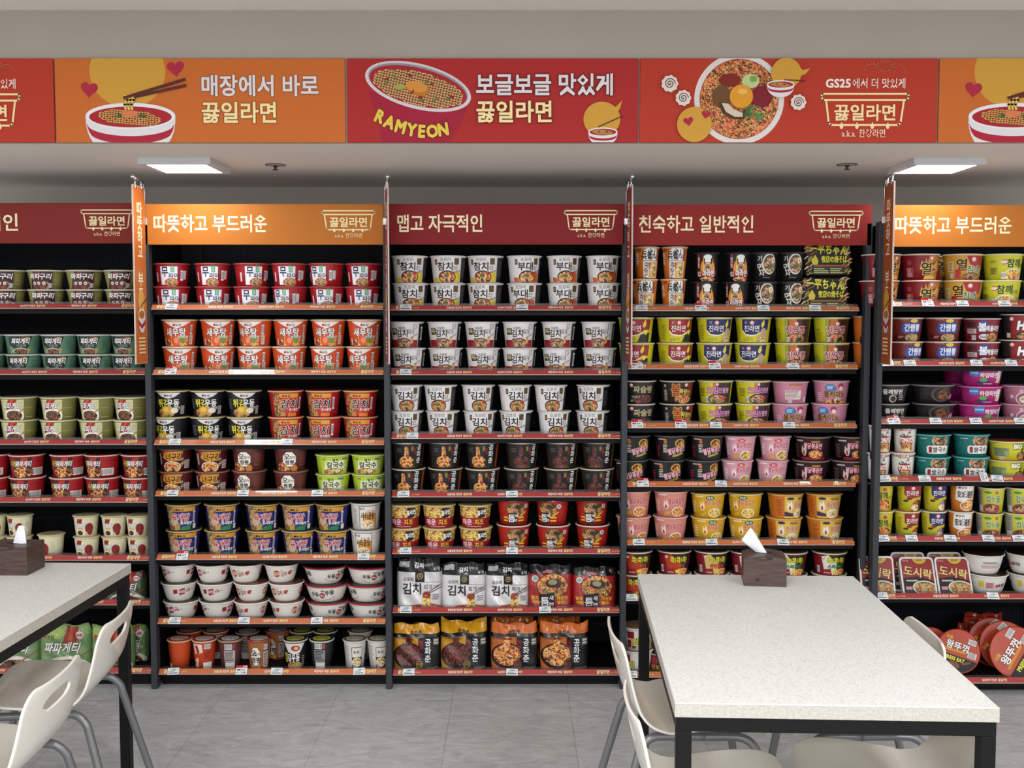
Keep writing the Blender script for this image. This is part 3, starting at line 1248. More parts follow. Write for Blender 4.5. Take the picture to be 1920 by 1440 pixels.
@D('bdred', '2a1418', '8a7a74', '4a2428', 'black and red bowl with pink letters', .78)
def _(A):
    A.R(-.6, .02, 1.1, .14, '7a1424')
    A.T('불닭볶음면', .2, .62, .24, 'e8a8b8', .03, '8c1c34', .05, wmax=1.1, rot=-.05)
    A.E(.4, .26, .5, .2, '8a2a1c')
    A.E(.4, .26, .44, .17, 'f_orange')
    A.P([(-.4, .2), (-.54, .36), (-.48, .64), (-.36, .48), (-.3, .68), (-.2, .48), (-.2, .34), (-.28, .2)], 'c8b8b4')
    A.P([(-.38, .22), (-.45, .34), (-.38, .46), (-.3, .38), (-.3, .24)], 'a83034')
    A.R(.1, .76, .6, .84, '9a7a2c')
    A.R(-.9, .8, -.4, .86, 'b8b0ac')
    A.fine(-1.2, .1, -.75, .7, 8, '6a5450')


def kok(panel, txt, sub, sc):
    def fn(A):
        A.R(-1.3, .02, -.45, .92, '7c1a24')
        A.P([(-.7, .92), (1.1, .92), (1.1, .02), (-.2, .02), (-.3, .5)], '2a2220')
        A.P([(-.7, .85), (-.25, .92), (.3, .5), (.25, .02), (-.5, .02)], panel)
        A.O(-.58, .78, .075, 'c87a70')
        A.O(-.58, .79, .05, 'e8d0c4')
        A.T('콕!콕!콕!', .25, .66, .28, 'd9d02c', .05, '1a1a14', .05, wmax=1.15)
        A.T(txt, .2, .4, .18, sc, .03, K, .04, wmax=.95)
        A.E(.55, .14, .5, .16, 'f_orange')
        A.E(.18, .16, .17, .07, 'd8c83c')
        A.P([(-.6, .26), (-.1, .3), (.0, .02), (-.6, .02)], '8c1f28')
        A.fine(-.55, .08, -.1, .14, 1, 'd8b8b4')
        A.bars(-1.1, .1, -.85, .4)
    return fn


D('kokra', '7c1a24', 'd8cdb8', '5a4a3c', 'maroon bowl with red lettering', .77)(kok('b03a24', '라면볶이', 0, 'd84a24'))
D('koktan', '7c1a24', 'd8cdb8', '5a4a3c', 'maroon bowl with tan panel', .77)(kok('d0b070', '라면볶이', 0, 'd84a24'))
D('kokspa', '7c1a24', 'd8cdb8', '5a4a3c', 'maroon bowl with green lettering', .77)(kok('d8d4c8', '스파게티', 0, '3f8a44'))


@D('jinbowl', 'd9d4cc', 'e0dcd4', '8a6a5a', 'white bowl with maroon blocks', .78)
def _(A):
    for a in (-1.6, -.55, .5, 1.55):
        A.R(a - .28, .55, a + .2, .85, '8c1f2a')
        A.R(a - .28, .14, a - .02, .48, '8c1f2a')
        A.T('진', a + .24, .4, .34, 'd9d02c', .05, '2a2a2a', .05)
        A.R(a + .05, .1, a + .3, .22, '3a3a6a')


@D('jinbowldark', '3a2024', 'a89a90', '5a3a34', 'dark maroon bowl with yellow letters', .78)
def _(A):
    for a in (-1.2, -.2, .8):
        A.E(a, .6, .28, .26, '8c2a34')
        A.T('진짬', a + .1, .25, .26, 'c8a83c', .03)
        A.E(a + .3, .65, .1, .08, 'd8c8b8')


# ---- fourth bay (right, orange sign)
@D('yeol', '7c1820', 'd8cfc0', '9c3028', 'deep red bowl with flaming letter', .8)
def _(A):
    A.P([(.3, .92), (1.2, .92), (1.2, .02), (.5, .02), (.1, .4)], 'b0702c')
    for x, h in ((-.1, .75), (.12, .88), (.4, .84), (.6, .7)):
        A.P([(x - .1, .4), (x - .04, .6), (x, h), (x + .1, .55), (x + .1, .4)], 'd8a034')
    A.T('열', .18, .44, .46, K, .07, 'e0c050', .05)
    A.E(.75, .5, .25, .22, 'f_orange')
    A.O(.45, .82, .08, 'c87a80')
    A.O(.45, .83, .05, 'e8d0d0')
    A.R(-1.0, .1, -.55, .48, '97404a')
    A.fine(-.95, .12, -.6, .46, 6, 'd0a8a8')
    A.O(-.78, .66, .1, '97404a')
    A.P([(0, .02), (.8, .02), (.8, .14), (.1, .16)], 'd09a44')


@D('yeolcham', 'bf8f34', 'd9cdb0', 'a83028', 'gold bowl with red and green letters', .8)
def _(A):
    A.P([(.0, .92), (1.2, .92), (1.1, .5), (.6, .42), (.2, .6)], '9c1f28')
    A.T('열', -.25, .58, .44, K, .06, 'e0a83a', .05)
    A.T('참깨', .42, .4, .28, '2f5a3a', .05, 'e8e0c8', .05, wmax=.75)
    A.O(.4, .78, .1, 'c87a70')
    A.O(.4, .79, .065, 'e8d0c4')
    A.E(.35, .12, .55, .16, '5a2018')
    A.E(.35, .12, .48, .13, 'f_red')
    A.R(-.6, .05, -.3, .4, 'a02028')
    A.R(-1.05, .3, -.7, .7, 'c8b48a')
    A.fine(-1.0, .33, -.75, .66, 6, '6a5a34')
    A.bars(-.95, .08, -.72, .24)


@D('cham', 'c2c02a', 'dcdcb0', 'b0b040', 'bright yellow bowl with dark green letters', .8)
def _(A):
    A.T('참깨', .22, .64, .32, '1f3a30', .05, wmax=.85)
    A.T('라면', .82, .54, .16, '5a5a1c', .01)
    A.O(-.35, .68, .1, 'b83a4c')
    A.E(-.35, .68, .18, .06, 'e8d0c4')
    A.E(.3, .2, .66, .24, 'e0d8b4')
    A.E(.3, .19, .58, .2, 'f_yellow')
    A.O(.25, .22, .085, 'd8862c')
    A.E(.6, .16, .14, .08, 'd88a70')
    A.bars(-.5, .05, -.25, .28)
    A.R(-1.15, .2, -.7, .48, '9a9838')
    A.fine(-1.1, .22, -.75, .46, 4, '4a4a1c')
    A.E(-.95, .7, .2, .06, '8a9a3a')


@D('ganjjam', '6e2620', 'cfc4bc', '8a4438', 'brick red bowl with blue brush label', .8)
def _(A):
    A.P([(-.4, .76), (.7, .8), (.85, .62), (.75, .36), (-.3, .32), (-.55, .42)], '26479c')
    A.T('간짬뽕', .18, .57, .3, W, .045, wmax=1.0)
    A.E(.25, .86, .24, .08, 'd8b83a')
    A.E(.2, .14, .52, .2, '2a1c18')
    A.E(.2, .15, .46, .17, 'f_mix')
    A.fine(-.75, .12, -.35, .22, 2, 'c89c90')
    A.fine(-.6, .88, .0, .92, 1, 'b88a80')
    A.O(-.85, .2, .08, '2a2020')


@D('haemul', '7e1f2c', 'cfc4bc', '8a4438', 'crimson bowl with blue and white letters', .8)
def _(A):
    A.P([(-.35, .85), (.1, .9), (.3, .5), (-.1, .4), (-.45, .55)], '3a4a9c')
    A.T('불', -.15, .62, .36, W, .05, '2a3a8c', .05)
    A.T('해물라면', .52, .56, .24, W, .045, '6a1420', .05, wmax=.95)
    A.E(-.05, .2, .3, .12, 'd0d8e4')
    A.T('New', -.05, .2, .14, '2a4a9c', .03)
    A.E(.5, .18, .5, .18, 'f_red')
    A.R(-1.1, .62, -.5, .84, '3a2026')
    A.R(-1.1, .34, -.5, .54, 'c8bcb8')
    A.fine(-1.05, .36, -.55, .52, 3, '55404a')
    A.bars(-.8, .06, -.52, .26)


@D('hot', '2a1c1e', 'd0c8c0', '4a2a2a', 'black-red bowl with huge white letters', .8)
def _(A):
    A.R(-.8, .02, 1.5, .92, '8c1c22')
    A.P([(-1.3, .92), (-.7, .92), (-.9, .02), (-1.3, .02)], '2a2224')
    A.T('THE', .45, .82, .17, W, .05, sk=.15)
    A.T('HOT', .25, .55, .42, W, .06, '3a1014', .06, wmax=1.25, sk=.15)
    A.T('열', .85, .32, .28, 'd8c83c', .05, K, .05)
    A.E(.15, .14, .7, .18, '4a1a14')
    A.E(.15, .13, .6, .14, 'f_red')
    A.O(-.7, .8, .09, 'c06a62')
    A.O(-.7, .81, .06, 'e8d0c4')
    A.R(-1.05, .06, -.8, .25, 'c8c4a8')


@D('ojingblack', '221d20', '8a8684', '3a3436', 'low charcoal bowl with noodle photo', .76)
def _(A):
    A.R(.55, .2, 1.0, .55, '9c2458')
    A.T('오징', .78, .36, .2, 'e8c8d4', .03)
    A.E(.1, .5, .58, .4, '4a4444')
    A.E(.15, .5, .5, .34, '17151a')
    A.E(.2, .5, .42, .28, 'f_black')
    A.fine(-1.1, .2, -.6, .8, 6, '3a3436')


@D('gaetang', '1f1b1e', '8a8684', '3a3436', 'low black bowl with white letters', .76)
def _(A):
    A.T('들깨탕면', .1, .62, .26, 'd8d2cc', .03, wmax=1.2)
    A.O(.1, .25, .2, 'b8b0a8')
    A.O(.12, .25, .15, '2a2426')
    A.fine(.5, .15, .9, .45, 3, '9a9490')
    A.R(.85, .1, 1.1, .8, '322c30')


@D('hayang', 'a3246c', 'd87ab0', 'b0407c', 'magenta bowl with blue label', .8)
def _(A):
    A.R(-.6, .55, -.12, .92, '3a78b8')
    A.T('SAMYANG', -.36, .74, .14, 'cfe0ec', .02, wmax=.42)
    A.T('하양라면', .4, .62, .28, W, .02, wmax=.95)
    A.P([(-.3, .25), (.5, .3), (.4, .12), (.0, .08), (-.25, .15)], '3a2a5c')
    A.E(.1, .36, .2, .11, '5a9a44')
    A.fine(.1, .1, .6, .18, 1, 'd8a0c0')
    A.P([(.82, .2), (.84, .85), (1.15, .85), (1.15, .2)], 'dcd0d4')
    A.E(.98, .3, .14, .12, 'f_cream')
    A.fine(-1.1, .2, -.7, .7, 6, 'b83c80')


@D('mauve', 'a86a80', 'd0a4b0', 'b88494', 'mauve bowl with pale ring print', .8)
def _(A):
    A.E(.0, .3, .6, .4, 'd8b4bc')
    A.E(.0, .3, .52, .34, '97546c')
    A.E(.0, .25, .4, .22, 'd8ccc4')
    A.E(.0, .24, .3, .15, 'f_cream')
    A.T('쌀쌀면', -.1, .72, .2, 'e0c4cc', .02)
    A.O(-.8, .4, .1, 'd8c0c8')


@D('chili', 'd8d4cc', 'dcd8d0', 'b0443c', 'tall white cup with red tomato letters', .78, 'noodle_cup', cat='noodle cup')
def _(A):
    A.R(-1.4, .84, 1.4, .93, 'c8c4bc')
    for i in range(16):
        A.R(-1.35 + i * .17, .85, -1.27 + i * .17, .92, '3a3a3a')
    A.T('CUP NOODLE', -.1, .9, .09, 'b0343a', .03, wmax=.7)
    A.R(-.4, .8, .3, .95, 'd8d4cc')
    A.T('CUP', -.1, .91, .1, 'b0343a', .03)
    A.T('NOODLE', -.08, .83, .08, 'b0343a', .03)
    A.P([(-.62, .58), (-.35, .74), (0, .68), (.3, .8), (.55, .6), (.3, .56)], '26604a')
    A.T('Chilli', .0, .66, .15, W, .03)
    A.E(.0, .4, .62, .24, '97262c')
    A.T('TOMATO', .0, .46, .22, 'ece4dc', .05, '8a1c24', .05, wmax=1.15)
    A.R(-.4, .3, .4, .34, 'd8a43a')
    A.E(.05, .17, .55, .14, 'f_red')
    A.E(.0, .08, .4, .07, 'f_cream')
    A.fine(.95, .2, 1.2, .8, 8, '6a6a68')


@D('ssal', '1f6a66', '6ab0ae', '2c7c7c', 'teal bowl with white name plaque', .8)
def _(A):
    A.E(.28, .74, .52, .3, 'b89a7c')
    A.E(.28, .74, .44, .25, 'f_meat')
    A.P([(-.55, .46), (-.45, .52), (.8, .52), (.9, .46), (.9, .22), (.8, .16), (-.45, .16), (-.55, .22)], 'e4e0dc')
    A.R(-.42, .2, -.22, .47, '8c2c34')
    A.T('쌀국수', .28, .34, .24, '23282c', .035, wmax=.9)
    A.fine(-1.0, .8, -.4, .86, 1, 'a8d0cc')
    A.T('A', -1.0, .62, .16, '4f9490', .0)
    A.fine(-.4, .58, .0, .6, 1, '0f4a48')


@D('big', 'c3bc2c', 'd8d4a8', 'c05a3c', 'yellow bowl with green back label', .8)
def _(A):
    A.R(-1.05, .2, -.1, .66, '8a9a6a')
    A.fine(-1.0, .22, -.15, .64, 7, '4a5a44')
    A.bars(-.7, .05, -.35, .18)
    A.P([(.1, .9), (.9, .92), (.85, .6), (.15, .56)], '7a9a24')
    A.T('BIG', .42, .74, .28, 'ece4c0', .06, '2f5a24', .06, wmax=.7)
    A.T('컵', .75, .56, .2, '3a2a1c', .03)
    A.E(.75, .24, .36, .22, '8a2a24')
    A.E(.75, .24, .28, .16, 'f_mix')


@D('s_cham', 'c4b62a', 'd8d4a8', 'a89a3c', 'small yellow cup with dark green letters', .76, 'noodle_cup', cat='noodle cup')
def _(A):
    A.T('참깨', .1, .58, .26, '1f3a30', .05, wmax=.9)
    A.T('라면', .75, .5, .14, '5a5a1c', .01)
    A.O(.25, .8, .07, 'b83a4c')
    A.E(.1, .22, .8, .22, 'f_orange')
    A.O(.1, .28, .08, 'd86a2c')


def s_jin(col):
    def fn(A):
        A.P([(-.62, .95), (1.2, .95), (1.2, .55), (.4, .5), (-.1, .46), (-.6, .6)], col)
        A.O(.12, .84, .07, 'c87a70')
        A.O(.12, .85, .045, 'e8d0c4')
        A.T('진라면', .1, .66, .18, W, .01, wmax=1.1)
        A.E(-.2, .46, .24, .05, '7a2a20')
        A.P([(.0, .02), (1.1, .02), (1.1, .4), (.5, .42), (.1, .2)], '3a2c1c')
        A.P([(.1, .3), (.5, .44), (.7, .28), (.3, .14)], 'a8402c' if col[0] == '8' else '8a7a94')
        A.E(.4, .14, .4, .12, 'f_cream')
        A.E(-.5, .38, .24, .04, '2a2a24')
        A.fine(-1.3, .2, -.8, .8, 8, '8a8420')
    return fn


D('s_jinred', 'c0b42a', 'd8d4a8', 'a86a4c', 'small yellow cup with red top', .76, 'noodle_cup', cat='noodle cup')(s_jin('8a1f2c'))
D('s_jinnavy', 'c0b42a', 'd8d4a8', '6a6a7c', 'small yellow cup with navy top', .76, 'noodle_cup', cat='noodle cup')(s_jin('23235c'))


@D('anseong', 'c8742c', 'd6cfc6', '8a5a3c', 'small white-orange cup with brush characters', .76, 'noodle_cup', cat='noodle cup')
def _(A):
    A.P([(-.8, .95), (.85, .95), (.9, .42), (.3, .44), (-.3, .34), (-.9, .42)], 'dedad6')
    A.T('농심', -.15, .86, .09, '20242e', .04)
    A.O(-.5, .86, .04, 'a02428')
    A.T('安城湯麵', .05, .62, .24, '2a1c14', .04, wmax=1.5)
    A.E(.2, .2, .68, .19, 'd8cfc4')
    A.E(.2, .2, .58, .15, 'f_orange')
    A.E(.4, .22, .2, .08, 'e0b84c')
    A.fine(.2, .46, .8, .52, 1, '9a4a34')


@D('cupnudle', 'bdb832', 'd8d4a8', '4a3a2c', 'small lime cup with pink noodle print', .76, 'noodle_cup', cat='noodle cup')
def _(A):
    A.R(-1.4, .02, -.65, .92, '9a9a94')
    A.fine(-1.2, .3, -.7, .85, 8, '6a6a68')
    A.R(-1.3, .04, -.7, .28, 'ccc6c4')
    A.E(-.2, .82, .3, .05, '3f8a3a')
    A.O(.5, .82, .06, 'c04a5c')
    A.T('컵누들', .25, .56, .26, '2f6a3a', .03, 'e8e8d0', .04, wmax=1.15)
    A.E(.1, .18, .75, .2, '97403c')
    A.E(.05, .2, .5, .14, 'f_meat')
    A.R(.5, .15, .8, .32, 'a02c3c')


@D('gukbowl', 'd6d2ca', 'dedad2', '3a2418', 'white styrofoam bowl with small prints', .62, curved=True)
def _(A):
    for a in (-2.0, 0, 2.0):
        A.R(a - .75, .4, a - .45, .72, 'd0b83c')
        A.R(a - .35, .36, a + .1, .66, 'c4949c')
        A.fine(a - .33, .38, a + .08, .64, 4, '9c4a58')
        A.O(a + .28, .48, .09, 'b8505c')
        A.T('육개장', a + .6, .5, .18, '2a2024', .03, wmax=.45)


@D('gukback', 'd6d2ca', 'dedad2', '3a2418', 'white styrofoam bowl with back print', .62, curved=True)
def _(A):
    A.fine(-.6, .34, .7, .52, 6, 'b8808c')
    A.fine(-.5, .56, .6, .68, 2, '4a4648')


# ------------------------------------------------------------------ building cups
_CUP = {}


def tall_lid(dn):
    return {'s_orange': ('a82c2c', 'd8b8a8'), 's_stripe': ('a8302c', 'ddd6cc'), 's_plum': ('5a2a2c', 'ddd8d4'), 's_ojing': ('8c2c2a', 'dcd4ca'),
            's_udon': ('2a2a26', 'c8c060'), 's_udonback': ('26262a', 'd0c84a'), 's_gom': ('6a5a3a', 'd0c8ae')}.get(dn)


def cup_meshes(dn, R, H):
    key = (dn, round(R, 3), round(H, 3))
    if key in _CUP:
        return _CUP[key]
    d = DS[dn]
    rb, rt = R * d['tr'], R - 0.004
    if d['curved']:
        def rf(v):
            return rb + (rt - rb) * (v ** 0.62)
    else:
        def rf(v):
            return rb + (rt - rb) * v
    body = MB()
    bm = M('cup_' + d['base'], d['base'], rough=0.42, spec=.35, coat=0.1, coat_r=0.2)
    rm = M('rim_' + d['rim'], d['rim'], rough=0.45)
    n = 56
    zs = [0.0, .1, .25, .4, .55, .7, .85, .94] if d['curved'] else [0.0, .5, .94]
    prof = [(0, 0.003), (rb * .86, 0.003), (rb * .9, 0)] + [(rf(v), H * v + (0 if v else .0005)) for v in zs]
    body.lathe(prof, n, bm)
    body.lathe([(rf(.94), H * .94), (rt + .0012, H - .006), (R, H - .0045), (R + .0004, H - .0025), (R - .0008, H - .0008), (R - .004, H - .0004)], n, rm)
    lid = MB()
    lid.lathe([(R - .0042, H - .0012), (R - .0046, H + .0004), (R * .8, H + .0008), (0, H + .001)], n, M('lid_' + d['lid'], d['lid'], rough=0.3, metal=0.0, coat=0.3, bump=.25, scale=60))
    rm_ = (rf(.5))

    def mp(u, v, off):
        r = rf(max(v, 0.0)) + off
        return (r * math.sin(u), -r * math.cos(u), v * H)
    A = Art(mp, asp=H / rm_, su=0.08, sv=(0.1 if d['curved'] else None), lay=0.00006, base=0.00035, clip=(-3.2, .006, 3.2, .938))
    d['fn'](A)
    if dn.startswith('s_') and tall_lid(dn):
        L = Art(lambda u, v, off: (R * u, R * v, H + .001 + off), lay=.00006, base=.0001)
        hue, light = tall_lid(dn)
        L.O(0, 0, .93, hue, 40)
        L.O(0, 0, .7, light, 40)
        L.T('\ucef5\ub77c\uba74', 0, -.05, .42, hue, .02, wmax=1.1)
        L.fine(-.4, .3, .4, .45, 1, hue)
        lm = L.mb
        for i_, mt_ in enumerate(lm.mats):
            fs_ = [f for f, m in zip(lm.f, lm.m) if m == i_]
            lid.add(lm.v, fs_, mt_)
    _CUP[key] = (body.mesh('cup_body'), lid.mesh('lid'), A.mesh('printed_sleeve'))
    return _CUP[key]


def cup(dn, R, H, loc, rz, label, group):
    b, l, a = cup_meshes(dn, R, H)
    t = thing(DS[dn]['kind'], label, DS[dn]['cat'], loc, (0, 0, rz), group)
    put('cup_body', b, t)
    put('lid', l, t)
    put('printed_sleeve', a, t)
    return t
# ------------------------------------------------------------------ the room
D0 = 4.36                 # front plane of the shelving
D4 = 4.285                # front plane of the right-hand orange bay
FAS_Y = 3.68              # face of the bulkhead
SOF_Z = 2.067             # underside of the lowered ceiling
WALL_Y = 4.95

paint = M('wall_paint', 'b9b2a9', rough=0.85, var=.02, scale=3)
paint2 = M('ceiling_paint', 'ddd6ce', rough=0.85, var=.02, scale=3)
paint3 = M('bulkhead_paint_dimmed', 'a39c93', rough=0.85, var=.02, scale=3)  # bulkhead tone darkened, the weaker light up there put into its colour
floor_m, _nt, _b = new_mat('vinyl_stone_tile')
_b.inputs['Roughness'].default_value = 0.42
_tc = _nt.nodes.new('ShaderNodeTexCoord')
_n1 = _nt.nodes.new('ShaderNodeTexNoise')
_mp = _nt.nodes.new('ShaderNodeMapping')
_mp.inputs['Scale'].default_value = (3.0, 7.0, 1)
_n1.inputs['Scale'].default_value = 3.2
_n1.inputs['Detail'].default_value = 9
_n1.inputs['Roughness'].default_value = 0.68
_n1.inputs['Distortion'].default_value = 1.3
_rp = _nt.nodes.new('ShaderNodeValToRGB')
_rp.color_ramp.elements[0].position = 0.32
_rp.color_ramp.elements[1].position = 0.72
_rp.color_ramp.elements[0].color = lin('a0a2a3')
_rp.color_ramp.elements[1].color = lin('c9cac9')
_br = _nt.nodes.new('ShaderNodeTexBrick')
_br.offset = 0.0
_br.inputs['Scale'].default_value = 1.0
_br.inputs['Mortar Size'].default_value = 0.0012
_br.inputs['Brick Width'].default_value = 0.457
_br.inputs['Row Height'].default_value = 0.914
_br.inputs['Color1'].default_value = (1, 1, 1, 1)
_br.inputs['Color2'].default_value = (0.95, 0.95, 0.95, 1)
_br.inputs['Mortar'].default_value = (0.55, 0.55, 0.55, 1)
_mp2 = _nt.nodes.new('ShaderNodeMapping')
_mp2.inputs['Location'].default_value = (0.235, 0.35, 0)
_mx = _nt.nodes.new('ShaderNodeMix')
_mx.data_type = 'RGBA'
_mx.blend_type = 'MULTIPLY'
_mx.inputs[0].default_value = 1.0
_nt.links.new(_tc.outputs['Object'], _mp.inputs[0])
_nt.links.new(_mp.outputs[0], _n1.inputs['Vector'])
_nt.links.new(_n1.outputs['Fac'], _rp.inputs[0])
_nt.links.new(_tc.outputs['Object'], _mp2.inputs[0])
_nt.links.new(_mp2.outputs[0], _br.inputs['Vector'])
_nt.links.new(_rp.outputs[0], _mx.inputs[6])
_nt.links.new(_br.outputs['Color'], _mx.inputs[7])
_nt.links.new(_mx.outputs[2], _b.inputs['Base Color'])


def struct(name, mb, label, cat):
    o = put(name, mb)
    return tag(o, label, cat, kind='structure')


mb = MB(); mb.box((0, -.5, -.05), (9, 11.2, .1), floor_m)
struct('floor', mb, 'grey stone-look vinyl tile floor in front of the shelves', 'floor')
mb = MB(); mb.box((0, (FAS_Y - 6) / 2 + .05, CEIL_Z + .05), (9, FAS_Y + 6 + .1, .1), paint2)
struct('ceiling', mb, 'pale ceiling above the seating area', 'ceiling')
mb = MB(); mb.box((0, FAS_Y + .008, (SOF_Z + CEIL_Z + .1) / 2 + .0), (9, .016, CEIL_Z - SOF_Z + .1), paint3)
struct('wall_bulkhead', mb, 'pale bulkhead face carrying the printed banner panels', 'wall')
mb = MB(); mb.box((0, (FAS_Y + .016 + WALL_Y) / 2, SOF_Z + .05), (9, WALL_Y - FAS_Y - .016, .1), paint2)
struct('ceiling_lowered', mb, 'lowered pale ceiling over the noodle shelves', 'ceiling')
mb = MB(); mb.box((0, WALL_Y + .05, 1.25), (9, .1, 2.6), paint)
struct('wall_back', mb, 'pale back wall behind the shelves', 'wall')

# ------------------------------------------------------------------ ceiling lights and sprinklers
diff_m, _nt, _b = new_mat('lit_diffuser')
_b.inputs['Base Color'].default_value = (1, 1, 1, 1)
_b.inputs['Emission Color'].default_value = (0.93, 0.97, 1.0, 1)
_b.inputs['Emission Strength'].default_value = LAMP_E
white_m = M('lamp_housing_white', 'c4c4c6', rough=.5)
grey_m = M('dark_metal', '3a3a3c', rough=.5, metal=.6)


def ceiling_light(cx, cy, label):
    t = thing('ceiling_light', label, 'ceiling light', (cx, cy, SOF_Z), group='square lamps on the lowered ceiling')
    sx, sy, h = .262, .285, .024
    mb = MB()
    for (x, y, a, b) in ((0, sy / 2 - .012, sx, .024), (0, -sy / 2 + .012, sx, .024), (sx / 2 - .012, 0, .024, sy - .048), (-sx / 2 + .012, 0, .024, sy - .048)):
        mb.box((x, y, -h / 2), (a, b, h), white_m, .001)
    mb.box((0, 0, -.003), (sx - .05, sy - .05, .006), white_m)
    put('lamp_housing', mb, t)
    mb = MB(); mb.box((0, 0, -h + .004), (sx - .05, sy - .05, .006), diff_m)
    put('diffuser', mb, t)


ceiling_light(-1.215, 4.15, 'lit square white ceiling light over the left orange bay')
ceiling_light(1.58, 4.165, 'lit square white ceiling light over the right orange bay')


def sprinkler(x, y, label):
    t = thing('sprinkler_head', label, 'sprinkler', (x, y, SOF_Z), group='sprinklers on the lowered ceiling')
    mb = MB(); mb.lathe([(0, -.004), (.030, -.004), (.037, -.001), (.037, 0)], 32, M('escutcheon', 'a39a92', rough=.4))
    mb.lathe([(.0375, -.0005), (.0385, -.002), (.0375, -.003)], 32, grey_m)
    put('cover_plate', mb, t)
    mb = MB()
    mb.lathe([(0, -.004), (.008, -.004), (.008, -.010), (.004, -.012), (.004, -.017), (.011, -.018), (.011, -.020), (0, -.020)], 16, grey_m)
    put('sprinkler_nozzle', mb, t)


sprinkler(-.892, 4.205, 'round ceiling sprinkler to the right of the left ceiling light')
sprinkler(1.26, 4.195, 'round ceiling sprinkler to the left of the right ceiling light')

# ------------------------------------------------------------------ banner panels on the bulkhead
BAN_Z0 = atY(960, 267, FAS_Y - .01)[2]
BAN_Z1 = atY(960, 109.5, FAS_Y - .01)[2]
BW, BH = .968, BAN_Z1 - BAN_Z0
S_ = BW / 545.0            # metres per photograph pixel on the banners


def banner(px0, px1, board, label, fn):
    x0 = atY(px0, 190, FAS_Y - .01)[0]
    x1 = atY(px1, 190, FAS_Y - .01)[0]
    t = thing('banner_panel', label, 'banner', ((x0 + x1) / 2, FAS_Y, BAN_Z0), group='printed banner panels on the bulkhead')
    w = x1 - x0
    mb = MB(); mb.box((0, -.005, BH / 2), (w, .01, BH), ink(board, True), .001)
    put('board', mb, t)
    A = Art(flat_map(-.01), lay=.00015, clip=(-w / 2, 0, w / 2, BH))
    L = Art(flat_map(-.01), lay=.00015, base=.0004, clip=(-w / 2, 0, w / 2, BH))
    A.matte = L.matte = True
    fn(A, L, w)
    if A.mb.f:
        put('printed_picture', A.mesh('printed_picture'), t)
    put('lettering', L.mesh('lettering'), t)
    return t


def noodle_waves(A, u, v, w, h, rows, c1, c2, amp, ang=0.0, n=18, shape=None):
    ca, sa = math.cos(ang), math.sin(ang)
    keep, A.lay = A.lay, 2.5e-5
    rnd = random.Random(rows)
    for r in range(rows):
        y = -h / 2 + h * (r + .5) / rows
        ph = rnd.choice((0, 0, 0, 1))
        for col, dy in ((c2, -h / rows * .22), (c1, 0)):
            pts = []
            for i in range(n + 1):
                x = -w / 2 + w * i / n
                yy = y + dy + amp * (1 if (i + ph) % 2 else -1)
                if shape and not shape(x, yy):
                    if len(pts) > 1:
                        A.S(pts, h / rows * .42, col)
                    pts = []
                    continue
                pts.append((u + x * ca - yy * sa, v + x * sa + yy * ca))
            if len(pts) > 1:
                A.S(pts, h / rows * .42, col)
    A.lay = keep


def chop(A, x0, y0, x1, y1, w, c='5a2a24'):
    A.S([(x0, y0), (x1, y1)], w, c)


def soup_bowl(A, u, v, s):
    """big bowl of noodles seen from the side; u,v is the rim centre, s the half width"""
    n = 30
    body = [(u - s, v)] + [(u + s * (-math.cos(PI * i / n)), v - s * .95 * math.sin(PI * i / n) ** .8) for i in range(1, n)] + [(u + s, v)]
    A.P(body, 'd9d6d8')
    band = []
    for i in range(n + 1):
        x = -1 + 2 * i / n
        band.append((u + s * x * .985, v - s * .16 - s * .28 * math.sqrt(max(0, 1 - x * x))))
    low = []
    for i in range(n + 1):
        x = 1 - 2 * i / n
        low.append((u + s * x * .93, v - s * .34 - s * .27 * math.sqrt(max(0, 1 - x * x))))
    A.P(band + low, 'a9253a')
    A.E(u, v, s, s * .29, 'e4e0e4', 40)
    A.E(u, v - s * .02, s * .92, s * .23, 'a4262e', 40)
    noodle_waves(A, u - s * .02, v - s * .03, s * 1.36, s * .31, 7, 'd9b866', '8a5a2a', s * .012, -.09, 22, lambda x, y: abs(x) / (s * .74) + abs(y) / (s * .3) < 1.12)
    A.E(u - s * .02, v + s * .05, s * .18, s * .075, 'd07a4c', 24)
    for k in (-1, 1):
        for j in range(3):
            A.S([(u + k * s * .2, v + s * (.02 - .02 * j)), (u + k * s * (.3 + .03 * j), v + s * (.06 - .04 * j))], s * .022, '2f5a34')


def ban_orange(A, L, w):
    k = S_
    X = lambda px: -w / 2 + (px - 104) * k
    Z = lambda py: (267 - py) * k
    A.E(X(238), Z(138), 70 * k, 66 * k, 'c8963a', 48)
    A.heart(X(167), Z(170), 17 * k, 'a8283e', -.1)
    A.heart(X(327), Z(132), 17 * k, 'a8283e', .1)
    soup_bowl(A, X(242), Z(219), 83 * k)
    for dx in (-6, 0, 6):
        A.S([(X(240 + dx), Z(206)), (X(238 + dx), Z(198)), (X(243 + dx), Z(190)), (X(240 + dx), Z(182))], 4.4 * k, 'dcbc6c')
        A.S([(X(242.5 + dx), Z(206)), (X(240.5 + dx), Z(198)), (X(245.5 + dx), Z(190)), (X(242.5 + dx), Z(182))], 1.2 * k, '9a6a2c')
    chop(A, X(232), Z(186), X(343), Z(153), 5.5 * k)
    chop(A, X(252), Z(184), X(344), Z(164), 5.5 * k)
    L.T('매장에서 바로', X(482), Z(163.5), 37 * k, 'd9d4d8', .035, '8a4a24', .03, wmax=214 * k)
    L.T('끓일라면', X(442.5), Z(212.5), 37 * k, 'eed9a0', .03, '8a4a24', .03, wmax=136 * k)


